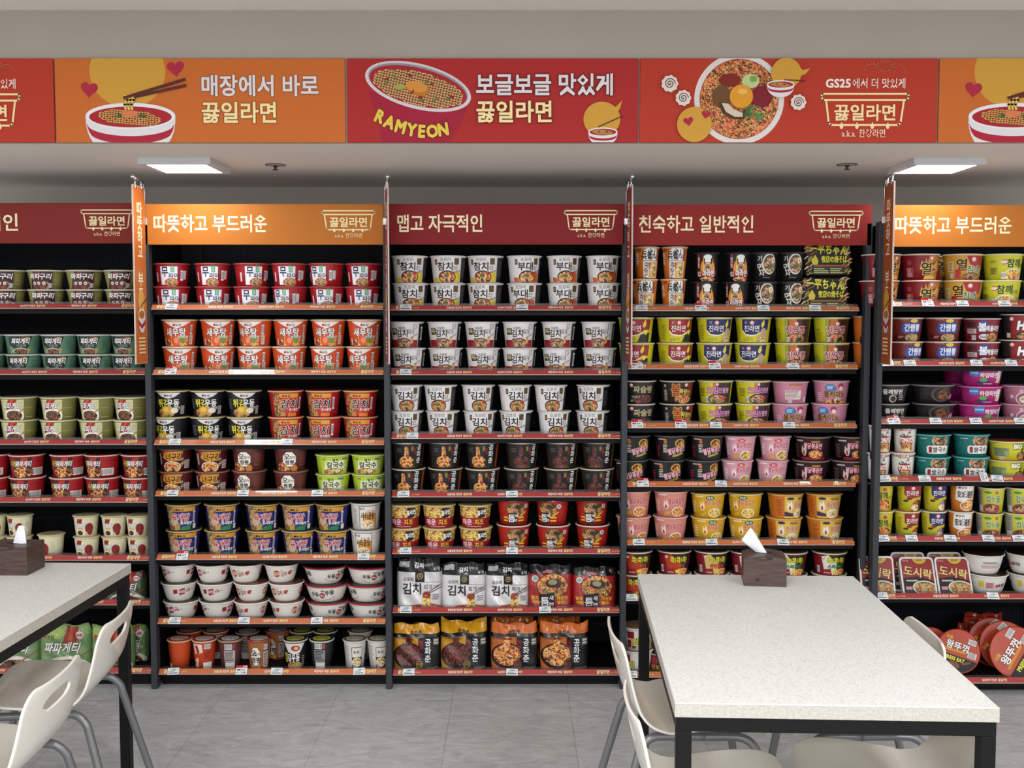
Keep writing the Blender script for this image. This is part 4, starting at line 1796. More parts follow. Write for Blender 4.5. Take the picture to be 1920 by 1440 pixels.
def ban_red(A, L, w):
    k = S_
    X = lambda px: -w / 2 + (px - 652) * k
    Z = lambda py: (268 - py) * k
    A.P([(X(690), Z(175)), (X(706), Z(215)), (X(716), Z(269)), (X(838), Z(269)), (X(860), Z(240)), (X(878), Z(190)), (X(800), Z(170))], '9c1f36')
    A.E(X(783), Z(166), 100 * k, 41 * k, 'cfc8cc', 44, tilt=-.24)
    A.E(X(783), Z(165), 94 * k, 36 * k, '8f8a90', 44, tilt=-.24)
    A.E(X(783), Z(167), 92 * k, 34 * k, 'a32430', 44, tilt=-.24)
    noodle_waves(A, X(783), Z(170), 176 * k, 62 * k, 13, 'd4bb7c', '8a6a3c', 1.6 * k, -.24, 34, lambda x, y: (x / (88 * k)) ** 2 + (y / (31 * k)) ** 2 < 1)
    A.E(X(782), Z(170), 22 * k, 13 * k, 'b8702c', 28, tilt=-.2)
    A.E(X(780), Z(166.5), 20 * k, 10 * k, 'd08c3c', 28, tilt=-.2)
    rnd = random.Random(3)
    for i in range(12):
        a, r = rnd.uniform(0, 6.28), rnd.uniform(.4, .8)
        A.E(X(783 + 84 * r * math.cos(a)), Z(169 + 26 * r * math.sin(a) + 20 * r * math.cos(a)), 5 * k, 1.8 * k, ('8c2420', '4f7a34')[i % 2], 12, tilt=rnd.uniform(-1, 1))
    A.E(X(750), Z(167), 11 * k, 4.5 * k, '9aa04c', 16)
    for ch, px, py, rr in (('R', 712.5, 221, -.42), ('A', 730, 231, -.36), ('M', 750.5, 239.5, -.27), ('Y', 771, 245.2, -.16), ('E', 789.5, 248, -.06), ('O', 809, 247.8, .06), ('N', 829, 244.8, .16)):
        L.T(ch, X(px), Z(py), 28 * k, 'dcc24a', .05, '6a1424', .03, sx=.86, rot=rr)
    L.T('보글보글 맛있게', X(1016), Z(163), 38 * k, 'd9d4d8', .035, '6a1c1c', .03, wmax=250 * k)
    L.T('끓일라면', X(960), Z(212.5), 38 * k, 'eed9a0', .03, '6a1c1c', .03, wmax=137 * k)
    A.E(X(1122), Z(226), 34 * k, 32 * k, 'c8963a', 40)
    A.P([(X(1128), Z(200)), (X(1148), Z(203)), (X(1159), Z(192)), (X(1156), Z(206)), (X(1150), Z(214))], 'c8963a')
    soup_bowl(A, X(1124), Z(249), 27 * k)
    chop(A, X(1116), Z(240), X(1161), Z(220), 2 * k)


def swirl(A, u, v, r):
    pts = []
    for i in range(36):
        a = 2 * PI * i / 36
        rr = r * (1 + .07 * math.cos(9 * a))
        pts.append((u + rr * math.cos(a), v + rr * math.sin(a)))
    A.P(pts, 'd8cfc8')
    A.S([(u + r * .68 * (1 - i / 30) * math.cos(i * .48), v + r * .68 * (1 - i / 30) * math.sin(i * .48)) for i in range(29)], r * .11, '8a3430')


def ban_logo(A, L, w):
    k = S_
    X = lambda px: -w / 2 + (px - 1200) * k
    Z = lambda py: (268 - py) * k
    A.O(X(1383), Z(189), 83 * k, 'd9d0cc', 56)
    A.O(X(1383), Z(189), 73 * k, '8a2a18', 56)
    A.O(X(1383), Z(189), 72 * k, 'f_soup', 56)
    rnd = random.Random(11)
    A.lay = 2.5e-5
    for i in range(190):
        a, r = rnd.uniform(0, 6.28), 68 * math.sqrt(rnd.uniform(.22, 1))
        x, y, b = 1383 + r * math.cos(a), 189 + r * math.sin(a), rnd.uniform(0, 6.28)
        A.S([(X(x - 6 * math.cos(b)), Z(y - 6 * math.sin(b))), (X(x - 2 * math.cos(b + 1)), Z(y - 2 * math.sin(b + 1))), (X(x + 2 * math.cos(b + .6)), Z(y + 2 * math.sin(b + .6))), (X(x + 6 * math.cos(b)), Z(y + 6 * math.sin(b)))], 2.4 * k, ('d09a5c', 'b8703c', 'dcb478')[i % 3])
    A.lay = .0001
    A.E(X(1350), Z(185), 18 * k, 20 * k, '6a4a2c', 24)
    A.E(X(1365), Z(155), 20 * k, 12 * k, '7a2a20', 24)
    A.E(X(1424), Z(185), 20 * k, 20 * k, '7a1f2c', 24)
    A.E(X(1403), Z(157), 16 * k, 13 * k, 'b8c48a', 24)
    A.E(X(1408), Z(153), 7 * k, 6 * k, '7a9a4c', 20)
    for i in range(16):
        b = rnd.uniform(-.6, 1.6)
        x, y = 1405 + rnd.uniform(-12, 16), 212 + rnd.uniform(-9, 14)
        A.S([(X(x - 7 * math.cos(b)), Z(y + 7 * math.sin(b))), (X(x + 7 * math.cos(b)), Z(y - 7 * math.sin(b)))], 2.6 * k, ('3f6a3a', '5a8a4c')[i % 2])
    A.P([(X(1345), Z(196)), (X(1352), Z(215)), (X(1372), Z(226)), (X(1392), Z(226)), (X(1392), Z(214)), (X(1372), Z(208)), (X(1362), Z(196))], '4a3624')
    A.P([(X(1350), Z(197)), (X(1358), Z(213)), (X(1374), Z(222)), (X(1389), Z(222)), (X(1389), Z(215)), (X(1372), Z(208)), (X(1362), Z(198))], 'cdbfa8')
    A.O(X(1386), Z(185.5), 22 * k, 'b8641c', 36)
    A.O(X(1386), Z(184.5), 21 * k, 'd8942c', 36)
    A.E(X(1388), Z(176), 9 * k, 5 * k, 'e0b45c', 20)
    A.O(X(1300), Z(236), 32 * k, 'c8963a', 40)
    A.heart(X(1289), Z(230), 10 * k, 'a8283e', .2)
    A.heart(X(1321), Z(218), 9 * k, 'a8283e', -.2)
    A.O(X(1468), Z(143), 28 * k, 'c8963a', 40)
    A.P([(X(1480), Z(119)), (X(1498), Z(137)), (X(1512), Z(134)), (X(1504), Z(144)), (X(1490), Z(150))], 'c8963a')
    soup_bowl(A, X(1458), Z(163), 25 * k)
    chop(A, X(1465), Z(155), X(1503), Z(157), 2 * k)
    swirl(A, X(1254), Z(162), 15 * k)
    swirl(A, X(1279), Z(188), 14 * k)
    swirl(A, X(1491), Z(196), 14 * k)
    logo_right(L, lambda px: X(px), Z, k)


def logo_right(A, X, Z, k):
    for (cx, cy, r) in ((1628, 137, 15), (1650, 133, 17), (1672, 137, 15), (1638, 139, 8), (1650, 137, 10), (1662, 139, 8)):
        A.S([(X(cx - r * math.cos(PI * i / 10)), Z(cy - r * math.sin(PI * i / 10) * .8)) for i in range(11)], 1.5 * k, 'c86a50')
    A.T('GS25', X(1565), Z(160.5), 15.5 * k * 1.25, 'ece0d4', .035, wmax=45 * k)
    A.T('에서 더 맛있게', X(1640), Z(160.5), 18 * k, 'ece0d4', .005, wmax=97 * k)
    pot_logo(A, X(1615), Z(208), 158 * k, 'f0d8a0', False, .03)
    A.T('a.k.a. 한강라면', X(1613), Z(251.5), 15 * k, 'f0d8c0', .004, wmax=80 * k)


def ban_left(A, L, w):
    k = S_
    shift = 1758 - 1200 - w / S_
    X = lambda px: w / 2 - (1758 - px) * k
    Z = lambda py: (267 - py) * k
    logo_right(L, X, Z, k)


ORANGE, RED1, RED2 = 'c2672c', 'a62a28', 'b03826'
banner(-446, 101, RED2, 'red banner panel with pot logo, cut by the left edge', ban_left)
banner(104, 647, ORANGE, 'orange banner panel with a soup bowl, directly over the left light', ban_orange)
banner(651, 1197, RED1, 'red banner panel with large noodle cup and white lettering', ban_red)
banner(1200, 1757, RED2, 'red banner panel with top-view noodle dish and pot logo', ban_logo)
banner(1760.5, 2303, ORANGE, 'orange banner panel with a soup bowl, cut by the right edge', ban_orange)

# ------------------------------------------------------------------ shelving
steel = M('powder_coated_steel', '34373c', rough=.5, var=.05, spec=.3)
steel_d = M('shelf_steel_dark', '0d0d10', rough=.6, var=.08, spec=.2)
back_m, _nt, _b = new_mat('perforated_back')
_b.inputs['Roughness'].default_value = .7
_b.inputs['Specular IOR Level'].default_value = .2
_tc = _nt.nodes.new('ShaderNodeTexCoord')
_wv = _nt.nodes.new('ShaderNodeTexWave')
_wv.inputs['Scale'].default_value = 22
_rp = _nt.nodes.new('ShaderNodeValToRGB')
_rp.color_ramp.elements[0].color = lin('06080c')
_rp.color_ramp.elements[1].color = lin('10141b')
_nt.links.new(_tc.outputs['Object'], _wv.inputs['Vector'])
_nt.links.new(_wv.outputs['Fac'], _rp.inputs[0])
_nt.links.new(_rp.outputs[0], _b.inputs['Base Color'])

clear_m, _nt, _b = new_mat('clear_plastic')
_out = _nt.nodes['Material Output']
_tr = _nt.nodes.new('ShaderNodeBsdfTransparent')
_gl = _nt.nodes.new('ShaderNodeBsdfGlossy')
_gl.inputs['Roughness'].default_value = .12
_ms = _nt.nodes.new('ShaderNodeMixShader')
_ly = _nt.nodes.new('ShaderNodeLayerWeight')
_ly.inputs[0].default_value = .35
_tr.inputs[0].default_value = (.82, .84, .86, 1)
_nt.links.new(_ly.outputs['Fresnel'], _ms.inputs[0])
_nt.links.new(_tr.outputs[0], _ms.inputs[1])
_nt.links.new(_gl.outputs[0], _ms.inputs[2])
_nt.links.new(_ms.outputs[0], _out.inputs[0])

RAIL_H, TILT = .026, math.radians(42)
RAIL_M = {'o': M('rail_orange', 'bf6434', rough=.35, coat=1.0, coat_r=.035), 'r': M('rail_red', 'a33230', rough=.35, coat=1.0, coat_r=.035)}
_RAIL = {}


def rail_meshes(kind, w):
    key = (kind, round(w, 3))
    if key in _RAIL:
        return _RAIL[key]
    ca, sa = math.cos(TILT), math.sin(TILT)
    T = Matrix.Translation((0, 0, 0)) @ Matrix.Rotation(-TILT, 4, 'X')
    mb = MB()
    mb.box((0, .0015, RAIL_H / 2), (w, .003, RAIL_H), RAIL_M[kind], .0005, T)
    mb.box((0, .0, .0006), (w, .004, .0012), M('rail_edge', 'c8c4c0', rough=.3), 0, T)
    A = Art(lambda u, v, off: tuple(T @ Vector((u, -off, v))), lay=.00012, base=.0004)
    cy = RAIL_H * .52
    c1, c2 = 'efe4d0', 'f0d89c'
    for (f, a, b) in ((.295, '보글보글 맛있게', '끓일라면'), (.515, 'GS25에서 더 맛있게', '끓일라면'), (.737, '매장에서 바로', '끓일라면')):
        x = (f - .5) * w
        A.T(a, x - .018, cy, .0115, c1, .03, wmax=.058)
        A.T(b, x + .034, cy, .0115, c2, .03, wmax=.034)
    for f in (.05, .93):
        A.T('끓일라면', (f - .5) * w, cy, .0165, c2, .05, wmax=.05)
        A.T('a.k.a. 한강라면', (f - .5) * w + .048, cy - .002, .007, c2, 0, wmax=.034)
    lip = MB()
    y1, z1 = RAIL_H * sa, RAIL_H * ca
    lip.box((0, y1 + .002, z1 + .002), (w, .0016, .012), clear_m)
    _RAIL[key] = (mb.mesh('price_rail'), A.mesh('rail_print'), lip.mesh('clear_lip'))
    return _RAIL[key]


class Bay:
    pass


ORD = ['top', 'second', 'third', 'fourth', 'fifth', 'sixth', 'bottom']
NTH = ['first', 'second', 'third', 'fourth', 'fifth', 'sixth', 'seventh', 'eighth', 'ninth', 'tenth']


def make_bay(name, x0, x1, yf, kind, rails, label, posts):
    """x0,x1 inner faces; rails are the photograph rows of the rail bottoms"""
    b = Bay()
    b.name, b.x0, b.x1, b.yf = name, x0, x1, yf
    cx, w = (x0 + x1) / 2, x1 - x0
    t = thing('shelving_bay', label, 'shelf unit', (cx, yf, 0), group='noodle shelving bays along the wall')
    b.z = []
    depth = WALL_Y - .13 - yf
    mb = MB(); mb.box((0, depth + .012, .95), (w + .02, .02, 1.86), back_m)
    for i in range(2):
        xx = (-1, 1)[i] * (w / 2 - .07)
        mb.box((xx, depth - .002, .95), (.03, .012, 1.86), steel_d)
    put('back_panel', mb, t)
    mb = MB(); mb.box((0, depth * .55, .022), (w, depth * .86, .044), steel_d); 
    put('plinth', mb, t)
    ps = 0.0235
    for px in posts:
        mb = MB()
        mb.box((px - cx, .013, .93), (ps, .046, 1.86), steel, .002)
        mb.box((px - cx, .25, .93), (.006, .42, 1.84), steel_d)
        for q in range(11):
            mb.box((px - cx + (.4 * ps if px < 0 else -.4 * ps), .036, .2 + .15 * q), (.008, .012, .03), steel_d)
        put('upright_post', mb, t)
    for i, ry in enumerate(rails):
        z = atY(960, ry, yf)[2]
        b.z.append(z)
        mb = MB()
        mb.box((0, .022 + (depth - .03) / 2, z - .010), (w - .004, depth - .03, .022), steel_d, .001)
        s = put('shelf', mb, t)
        r, a, l = rail_meshes(kind, w - .006)
        rr = put('price_rail', r, s, (0, -.002, z))
        put('rail_print', a, s, (0, -.002, z))
        put('clear_lip', l, s, (0, -.002, z))
    b.depth = depth
    return b


PX = lambda px, y=690, Y=D0: atY(px, y, Y)[0]
p1, p2, p3, p4, p5 = -1.437, -.494, .445, 1.401, 1.425
hw = .0118
bay0 = make_bay('far left bay', p1 - .94 + hw, p1 - hw, D0, 'r', [578.5, 702.5, 833.5, 942, 1051, 1134.5, 1262.5], 'dark shelf unit under the red sign cut by the left edge', [p1 - .94])
bay1 = make_bay('left orange bay', p1 + hw, p2 - hw, D0, 'o', [580.3, 702.2, 834, 930.2, 1049.5, 1169.5, 1264.5], 'dark shelf unit under the left orange sign', [p1, p2])
bay2 = make_bay('left red bay', p2 + hw, p3 - hw, D0, 'r', [581.7, 703, 822.5, 932, 1038.4, 1149, 1266], 'dark shelf unit under the middle red sign with two-word lettering', [p3])
bay3 = make_bay('right red bay', p3 + hw, p4 - .03, D0, 'o', [583, 692, 802.5, 912.5, 1022, 1126, 1270], 'dark shelf unit under the right red sign, behind the table', [p4])
bay4 = make_bay('right orange bay', p5 + hw, p5 + .94 - hw, D4, 'r', [574.5, 686, 795, 903, 1015, 1123, 1281], 'dark shelf unit under the right orange sign cut by the right edge', [p5, p5 + .94])
BAYS = [bay0, bay1, bay2, bay3, bay4]

# ------------------------------------------------------------------ header signs
SGH = .159


def header(px0, px1, yt, yb, yf, board, text, tx0, tx1, lx0, lx1, label):
    a, b = atY(px0, 420, yf), atY(px1, 420, yf)
    zt, zb = atY(960, yt, yf)[2], atY(960, yb, yf)[2]
    t = thing('header_sign', label, 'sign', ((a[0] + b[0]) / 2, yf - .004, zb), group='header signs above the shelves')
    w, h = b[0] - a[0], zt - zb
    mb = MB(); mb.box((0, 0, h / 2), (w, .012, h), M('sign_' + board, board, rough=.6, spec=.2), .001)
    put('sign_board', mb, t)
    cx = (px0 + px1) / 2
    s = w / (px1 - px0)
    A = Art(flat_map(-.006), lay=.00015, clip=(-w / 2, 0, w / 2, h))
    A.matte = True
    if text:
        A.T(text, ((tx0 + tx1) / 2 - cx) * s, h * .52, 31.5 * s, 'f0e4bc', .018, wmax=(tx1 - tx0) * s)
    put('lettering', A.mesh('lettering'), t)
    A = Art(flat_map(-.006), lay=.00015, clip=(-w / 2, 0, w / 2, h))
    A.matte = True
    pot_logo(A, ((lx0 + lx1) / 2 - cx) * s, h * .6, (lx1 - lx0) * s, 'f0e0b0')
    put('pot_emblem', A.mesh('pot_emblem'), t)


header(-190, 262, 381, 456.5, D0, '7e2a25', '맵고 자극적인', -176, 50, 155, 249, 'red header sign with cream letters, cut by the left edge')
header(271, 719, 383, 459, D0, 'b56c28', '따뜻하고 부드러운', 290, 501, 605, 703, 'orange header sign over the left orange bay')
header(730, 1170.5, 382.5, 458.8, D0, '7f1f22', '맵고 자극적인', 746, 904, 1059, 1156, 'red header sign in the middle reading two short words')
header(1184, 1633, 384, 460.3, D0, '8a2723', '친숙하고 일반적인', 1198, 1411, 1517, 1615, 'red header sign over the bay behind the right table')
header(1660, 2112, 385.2, 462.8, D4, 'b56c28', '따뜻하고 부드러운', 1677, 1894, 1998, 2096, 'orange header sign cut by the right edge')

# ------------------------------------------------------------------ side blades hanging from chrome brackets
chrome = M('chrome', 'd9dde0', rough=.12, metal=1.0)


def blade(x, yf, ang, board, text, label, zt, zb, L=.122):
    t = thing('hanging_blade_sign', label, 'sign', (x, yf - .012, 0), (0, 0, ang), 'narrow blade signs sticking out between bays')
    mb = MB()
    mb.box((0, -L / 2, (zt + zb) / 2), (.0012, L, zt - zb), ink(board))
    mb.box((-.0016, -L / 2, (zt + zb) / 2), (.002, L - .0005, zt - zb), M('blade_white_edge', 'd9d2cc', rough=.4))
    mb.box((.0016, -L / 2, (zt + zb) / 2), (.002, L - .0005, zt - zb), M('blade_white_edge', 'd9d2cc', rough=.4))
    put('blade_board', mb, t)
    for side in (-1, 1):
        # print on both faces
        def mp(u, v, off, side=side):
            return (side * (.0026 + off), -L / 2 + side * u, v)
        A = Art(mp, lay=.0001, base=.0002)
        A.R(-L / 2 + .0015, zb + .0015, L / 2 - .0015, zt - .0015, board)
        h = .062
        A.V(text, 0, zt - .06, h * .86, 'f0e4bc', .03, 1.02)
        zc = zb + .19
        A.E(0, zc + .055, .034, .04, 'd8a23c')
        A.S([(-.01, zc + .03), (.05, zc + .06)], .007, '5a2a24')
        A.E(0, zc, .036, .022, 'e2dcd8')
        A.E(0, zc, .029, .016, 'b8702c')
        A.P([(-.036, zc - .004), (-.03, zc - .05), (-.014, zc - .07), (.014, zc - .07), (.03, zc - .05), (.036, zc - .004), (0, zc - .024)], 'd8d4d8')
        A.P([(-.034, zc - .02), (-.031, zc - .04), (0, zc - .056), (.031, zc - .04), (.034, zc - .02), (0, zc - .04)], 'a8283e')
        A.fine(-.036, zb + .035, .036, zb + .105, 5, 'efd0a0', .1)
        put('blade_print', A.mesh('blade_print'), t)
    mb = MB()
    zt2 = zt + .012
    mb.tube([(0, .0, 1.86), (0, .004, zt2 - .03), (0, -.004, zt2 + .004), (0, -.03, zt2 + .013), (0, -L + .01, zt2 + .016)], .005, chrome, 10)
    mb.box((0, .004, 1.866), (.022, .02, .03), chrome, .003)
    mb.lathe([(0, -.009), (.006, -.006), (.009, 0), (.006, .006), (0, .009)], 12, chrome, True, Matrix.Translation((0, -L + .008, zt2 + .018)))
    for y in (-.03, -L + .03):
        mb.tube([(0, y, zt2 + .014), (0, y, zt - .006)], .0032, chrome, 8)
        mb.box((0, y, zt - .004), (.012, .012, .016), chrome, .002)
    put('chrome_bracket', mb, t)


zt_, zb_ = atY(255, 348, 4.27)[2], atY(262, 682, 4.27)[2]
blade(-1.437, D0, math.radians(-2), 'c46a2c', '따뜻하고 부드러운', 'orange blade sign with vertical letters at left orange bay', zt_, zb_)
blade(-.494, D0, math.radians(11), '9c2a2a', '맵고 자극적인', 'red blade sign left of the middle red header', zt_, zb_)
blade(.449, D0, math.radians(4), '8f2a26', '친숙하고 일반적인', 'red blade sign between the two red headers', zt_, zb_)
blade(1.432, D4, math.radians(-3), 'a84e22', '따뜻하고 부드러운', 'brown-orange blade sign left of the right orange header', zt_ + .004, zb_)
# ------------------------------------------------------------------ goods on the shelves
PPM0 = FPX / 4.45


def row(b, shelf, items, set_back=.022):
    """items: (design, width px, [y of the front rim per layer, top first], [x centres px per layer] or one list)"""
    zs = b.z[shelf] + .0012
    seen = {}
    tot = {}
    for (dn, w, rims, xs) in items:
        tot[dn] = tot.get(dn, 0) + len(xs[0] if isinstance(xs[0], list) else xs)
    for (dn, w, rims, xs) in items:
        n = len(rims)
        R = w / 2 * (b.yf + .11) / FPX
        yc0 = b.yf + set_back + R
        ztop = atY(960, rims[0], yc0 - R)[2]
        H = (ztop - zs) / n - .0012
        layers = xs if isinstance(xs[0], list) else [xs] * n
        for li in range(n):
            lay = n - 1 - li                # 0 is the bottom layer
            lname = ('upper', 'lower')[li] if n == 2 else ('top', 'middle', 'lowest')[li] if n == 3 else ''
            k0 = seen.get((dn, li), 0)
            for k, px in enumerate(layers[li]):
                jx = random.uniform(-1.2, 1.2) if not isinstance(xs[0], list) else 0
                y = yc0 + random.uniform(-.002, .006)
                X = atY(px + jx, 800, y)[0]
                rz = random.gauss(0, .14) + (DS[dn]['curved'] and random.uniform(-1.2, 1.2)) + X * -.10
                lab = DS[dn]['desc']
                if tot[dn] > 1:
                    lab += ', ' + NTH[k0 + k] + ' from left'
                if lname:
                    lab += ', ' + lname
                lab += ', %s shelf, %s' % (ORD[shelf], b.name)
                cup(dn, R, H, (X, y, zs + lay * (H + .0012)), rz, lab, '%s on the %s shelf of the %s' % (DS[dn]['desc'], ORD[shelf], b.name))
            seen[(dn, li)] = k0 + len(layers[li])


# far left bay
row(bay0, 0, [('gguri', 69, [505.2, 542], [21.8, 94, 166.4, 236.8])])
row(bay0, 1, [('jblack', 67, [626.7, 664], [-19, 48.8, 115.6, 183, 245.3])])
row(bay0, 2, [('jolive', 69, [745, 787.4], [-34, 36.6, 111.4, 184, 248.3])])
row(bay0, 3, [('jred', 66, [854, 893.6], [-17, 50, 126.3, 191.2, 260])])
row(bay0, 4, [('beombeok', 49, [968, 1006], [-18, 31.9, 157.7, 211.2, 257])])
row(bay0, 4, [('beombeok', 49, [1007], [91])]) if False else None
# left orange bay
row(bay1, 0, [('mupama', 68, [492.5, 536], [328.2, 404.2, 475.6, 546.1, 615.3, 682.8])])
row(bay1, 1, [('saewoo', 67, [598.5, 648.5], [[340.8, 412.2, 481.1, 547.2, 618, 685], [341, 411.5, 479.3, 544.4, 615.7, 683]])])
row(bay1, 2, [('twigim', 66, [732.8, 782], [[323.9, 391, 458.9], [322, 390, 459]]), ('kimchi', 67, [732.8, 782], [537.5, 607.8, 675.8])])
row(bay1, 3, [('neoguri', 65, [842.7, 884.4], [[328.1, 396.5], [329.5, 397]]), ('ojing', 65, [841, 882.6], [467, 544.4]), ('myeolchi', 66, [853.8, 890.3], [623.3, 691])])
row(bay1, 4, [('yukgae', 66, [947.6, 996], [341.3, 413.2, 490.3, 557.3, 622.2]), ('sari', 60, [945, 995], [685.5])])
row(bay1, 5, [('yukbowl', 68, [1062, 1093.4, 1124.7], [[329, 395], [330.7, 400], [334.2, 402.8]]), ('kimbowl', 67, [1062, 1093.4, 1124.7], [[457, 524.3], [467.8, 533.5], [467, 534]]), ('udon', 84, [1067, 1098.6, 1126], [[607, 689], [610.2, 688], [612, 690]])])
SM = [1203]
row(bay1, 6, [('s_orange', 47, SM, [329.2]), ('s_stripe', 47, SM, [376.7]), ('s_plum', 47, SM, [425.3]), ('s_ojing', 47, SM, [480.9]), ('s_udon', 47, SM, [549.3]), ('s_udonback', 47, SM, [599]), ('s_gom', 46, SM, [662.2, 706.5])], .03)
# left red bay
row(bay2, 0, [('chamchi', 69, [478, 529], [770.8, 840.8, 910.5]), ('budae', 66, [478, 529], [983.9, 1057.5, 1130.5])])
row(bay2, 1, [('jjigae', 66, [602.8, 651.4], [[763.6, 834.2, 903.3, 974.2, 1046.9, 1120.6], [767, 836, 906, 974, 1048, 1123]])])
row(bay2, 2, [('omkim', 64, [722.2, 770.3], [[762.2, 826.1, 896.7, 965.8, 1032.2, 1112], [763, 830, 900, 967.3, 1039, 1111]])])
row(bay2, 3, [('gjjam', 66, [830, 877.2], [764.9, 834.3, 904.1]), ('gjja', 66, [830, 877.2], [977.4, 1051.8, 1120.6])])
row(bay2, 4, [('hong', 64, [948.8, 989.5], [757.5, 823.7, 890.7]), ('teumsae', 65, [937.4, 984.2], [964.3, 1036.3, 1111])])
# right red bay
row(bay3, 0, [('donbei', 50, [461, 520.7], [[1209.4, 1262], [1207, 1260]]), ('mara', 48, [472.4, 526.5], [[1321.5, 1379], [1319, 1377.5]]), ('myeon', 48, [472, 526.5], [1429, 1481.7])])
row(bay3, 1, [('jinred', 69, [594.3, 642.6], [1192, 1263.5]), ('jinnavy', 69, [594.3, 642.6], [1337, 1409]), ('jinjjam', 69, [594.3, 642.6], [1482.5, 1555.3]), ('orangecup', 62, [592, 635], [1626])])
row(bay3, 2, [('jjasulrang', 66, [713.9, 755.5], [1196]), ('bul', 66, [713.9, 755.5], [1269]), ('cream', 67, [713.9, 755.5], [1340, 1410.7]), ('bulkey', 69, [714.5, 756.5], [[1556.9], [1480, 1555]])])
row(bay3, 3, [('bdblack', 66, [817.8, 861], [[1188.5, 1258, 1325], [1184, 1251, 1318]]), ('carbo', 61, [819, 861], [[1388.3, 1453.4], [1383, 1449]]), ('bdred', 69, [819.6, 864.6], [[1523.7, 1595], [1521, 1593]])])
row(bay3, 4, [('rose', 66, [923, 963.6], [1188.5, 1259.4]), ('cheese', 67, [927, 966], [1329.7, 1400]), ('bdorange', 69, [928, 970], [1473.4, 1547.7])])
row(bay3, 5, [('kokra', 65, [1036.5, 1078], [1193, 1267]), ('koktan', 65, [1036.5, 1078], [1336]), ('kokspa', 66, [1038, 1079], [1404, 1484, 1558])])
row(bay3, 6, [('jinbowl', 66, [1180, 1221], [1197])], .02)
row(bay3, 6, [('jinbowldark', 60, [1192, 1228], [1240])], .05)
# right orange bay
row(bay4, 0, [('yeol', 73, [474.7, 523.3], [[1646, 1717], [1643, 1720]]), ('yeolcham', 73, [474.7, 523.3], [1796.7]), ('cham', 73, [474.7, 523.3], [[1871, 1946], [1869, 1948]])])
row(bay4, 1, [('ganjjam', 67, [594.8, 639.8], [1693, 1762.5]), ('haemul', 69, [596, 641], [1834]), ('hot', 74, [588, 635], [[1908], [1906]])])
row(bay4, 2, [('gaetang', 72, [721, 755], [1666]), ('ojingblack', 80, [722, 756], [[1746], [1750]]), ('hayang', 79, [690.6, 722.5, 757.5], [[1837], [1836], [1834]]), ('mauve', 76, [723.7, 757.5], [1916])])
row(bay4, 3, [('chili', 45, [798, 848], [[1650, 1697], [1648, 1694]]), ('ssal', 67, [815.8, 858.3], [1748.3, 1820.8]), ('big', 70, [828.3, 864], [1889])])
row(bay4, 4, [('s_cham', 47, [908, 958], [1655.5]), ('s_jinred', 49, [908, 958], [[1707.5], [1704]]), ('s_jinnavy', 48, [908, 958], [[1756], [1754]]), ('anseong', 48, [908, 958], [1806]), ('cupnudle', 51, [916, 964.6], [[1862, 1915], [1859, 1913]])])
row(bay4, 5, [('gukback', 76, [1037], [1932]), ])if False else None


def single(b, shelf, dn, w, rim, px, lift, label, group, back=.022, rz=0.0, hpx=None):
    """one cup put down by hand: behind others, or on one"""
    R = w / 2 * (b.yf + .11) / FPX
    y = b.yf + back + R
    z0 = b.z[shelf] + .0012 + lift
    H = hpx if hpx else (atY(960, rim, y - R)[2] - z0 - .0012)
    X = atY(px, 800, y)[0]
    return cup(dn, R, H, (X, y, z0), rz, label, group), H


single(bay0, 4, 'beombeok', 50, 1004, 91, 0, 'lone small cream cup beside the left tissue box, fifth shelf', 'small cream cups on the fifth shelf of the far left bay', rz=-.5)
for px, dn, k in ((348, 's_orange', 'first'), (398, 's_stripe', 'second')):
    single(bay1, 6, dn, 50, 1187, px, 0, 'small orange cup %s from left in back row, bottom shelf, left orange bay' % k, 'back row of small cups on the bottom shelf', .17)
single(bay1, 6, 's_plum', 47, 1189, 458, 0, 'small plum cup in back row, bottom shelf, left orange bay', 'back row of small cups on the bottom shelf', .17)
single(bay1, 6, 's_ojing', 50, 1187, 516, 0, 'small amber octagon cup in back row, bottom shelf, left orange bay', 'back row of small cups on the bottom shelf', .17, -.2)
for px, k in ((562, 'first'), (606, 'second')):
    single(bay1, 6, 's_udonback', 48, 1187, px, 0, 'small black cup %s from left in back row, bottom shelf, left orange bay' % k, 'back row of small cups on the bottom shelf', .17)
single(bay1, 6, 's_gom', 48, 1187, 672, 0, 'small white cup in back row, bottom shelf, left orange bay', 'back row of small cups on the bottom shelf', .17)
# pink bowl turned with its back label out
_t, _h = single(bay3, 2, 'bulkeyback', 69, 714.5, 1480.3, 0, 'pink bowl showing white back label, upper layer, third shelf, right red bay', 'pink bowls on the third shelf of the right red bay', hpx=.0875)
_t.location.z = bay3.z[2] + .0012 + (atY(960, 714.5, D0 + .022)[2] - bay3.z[2]) / 2
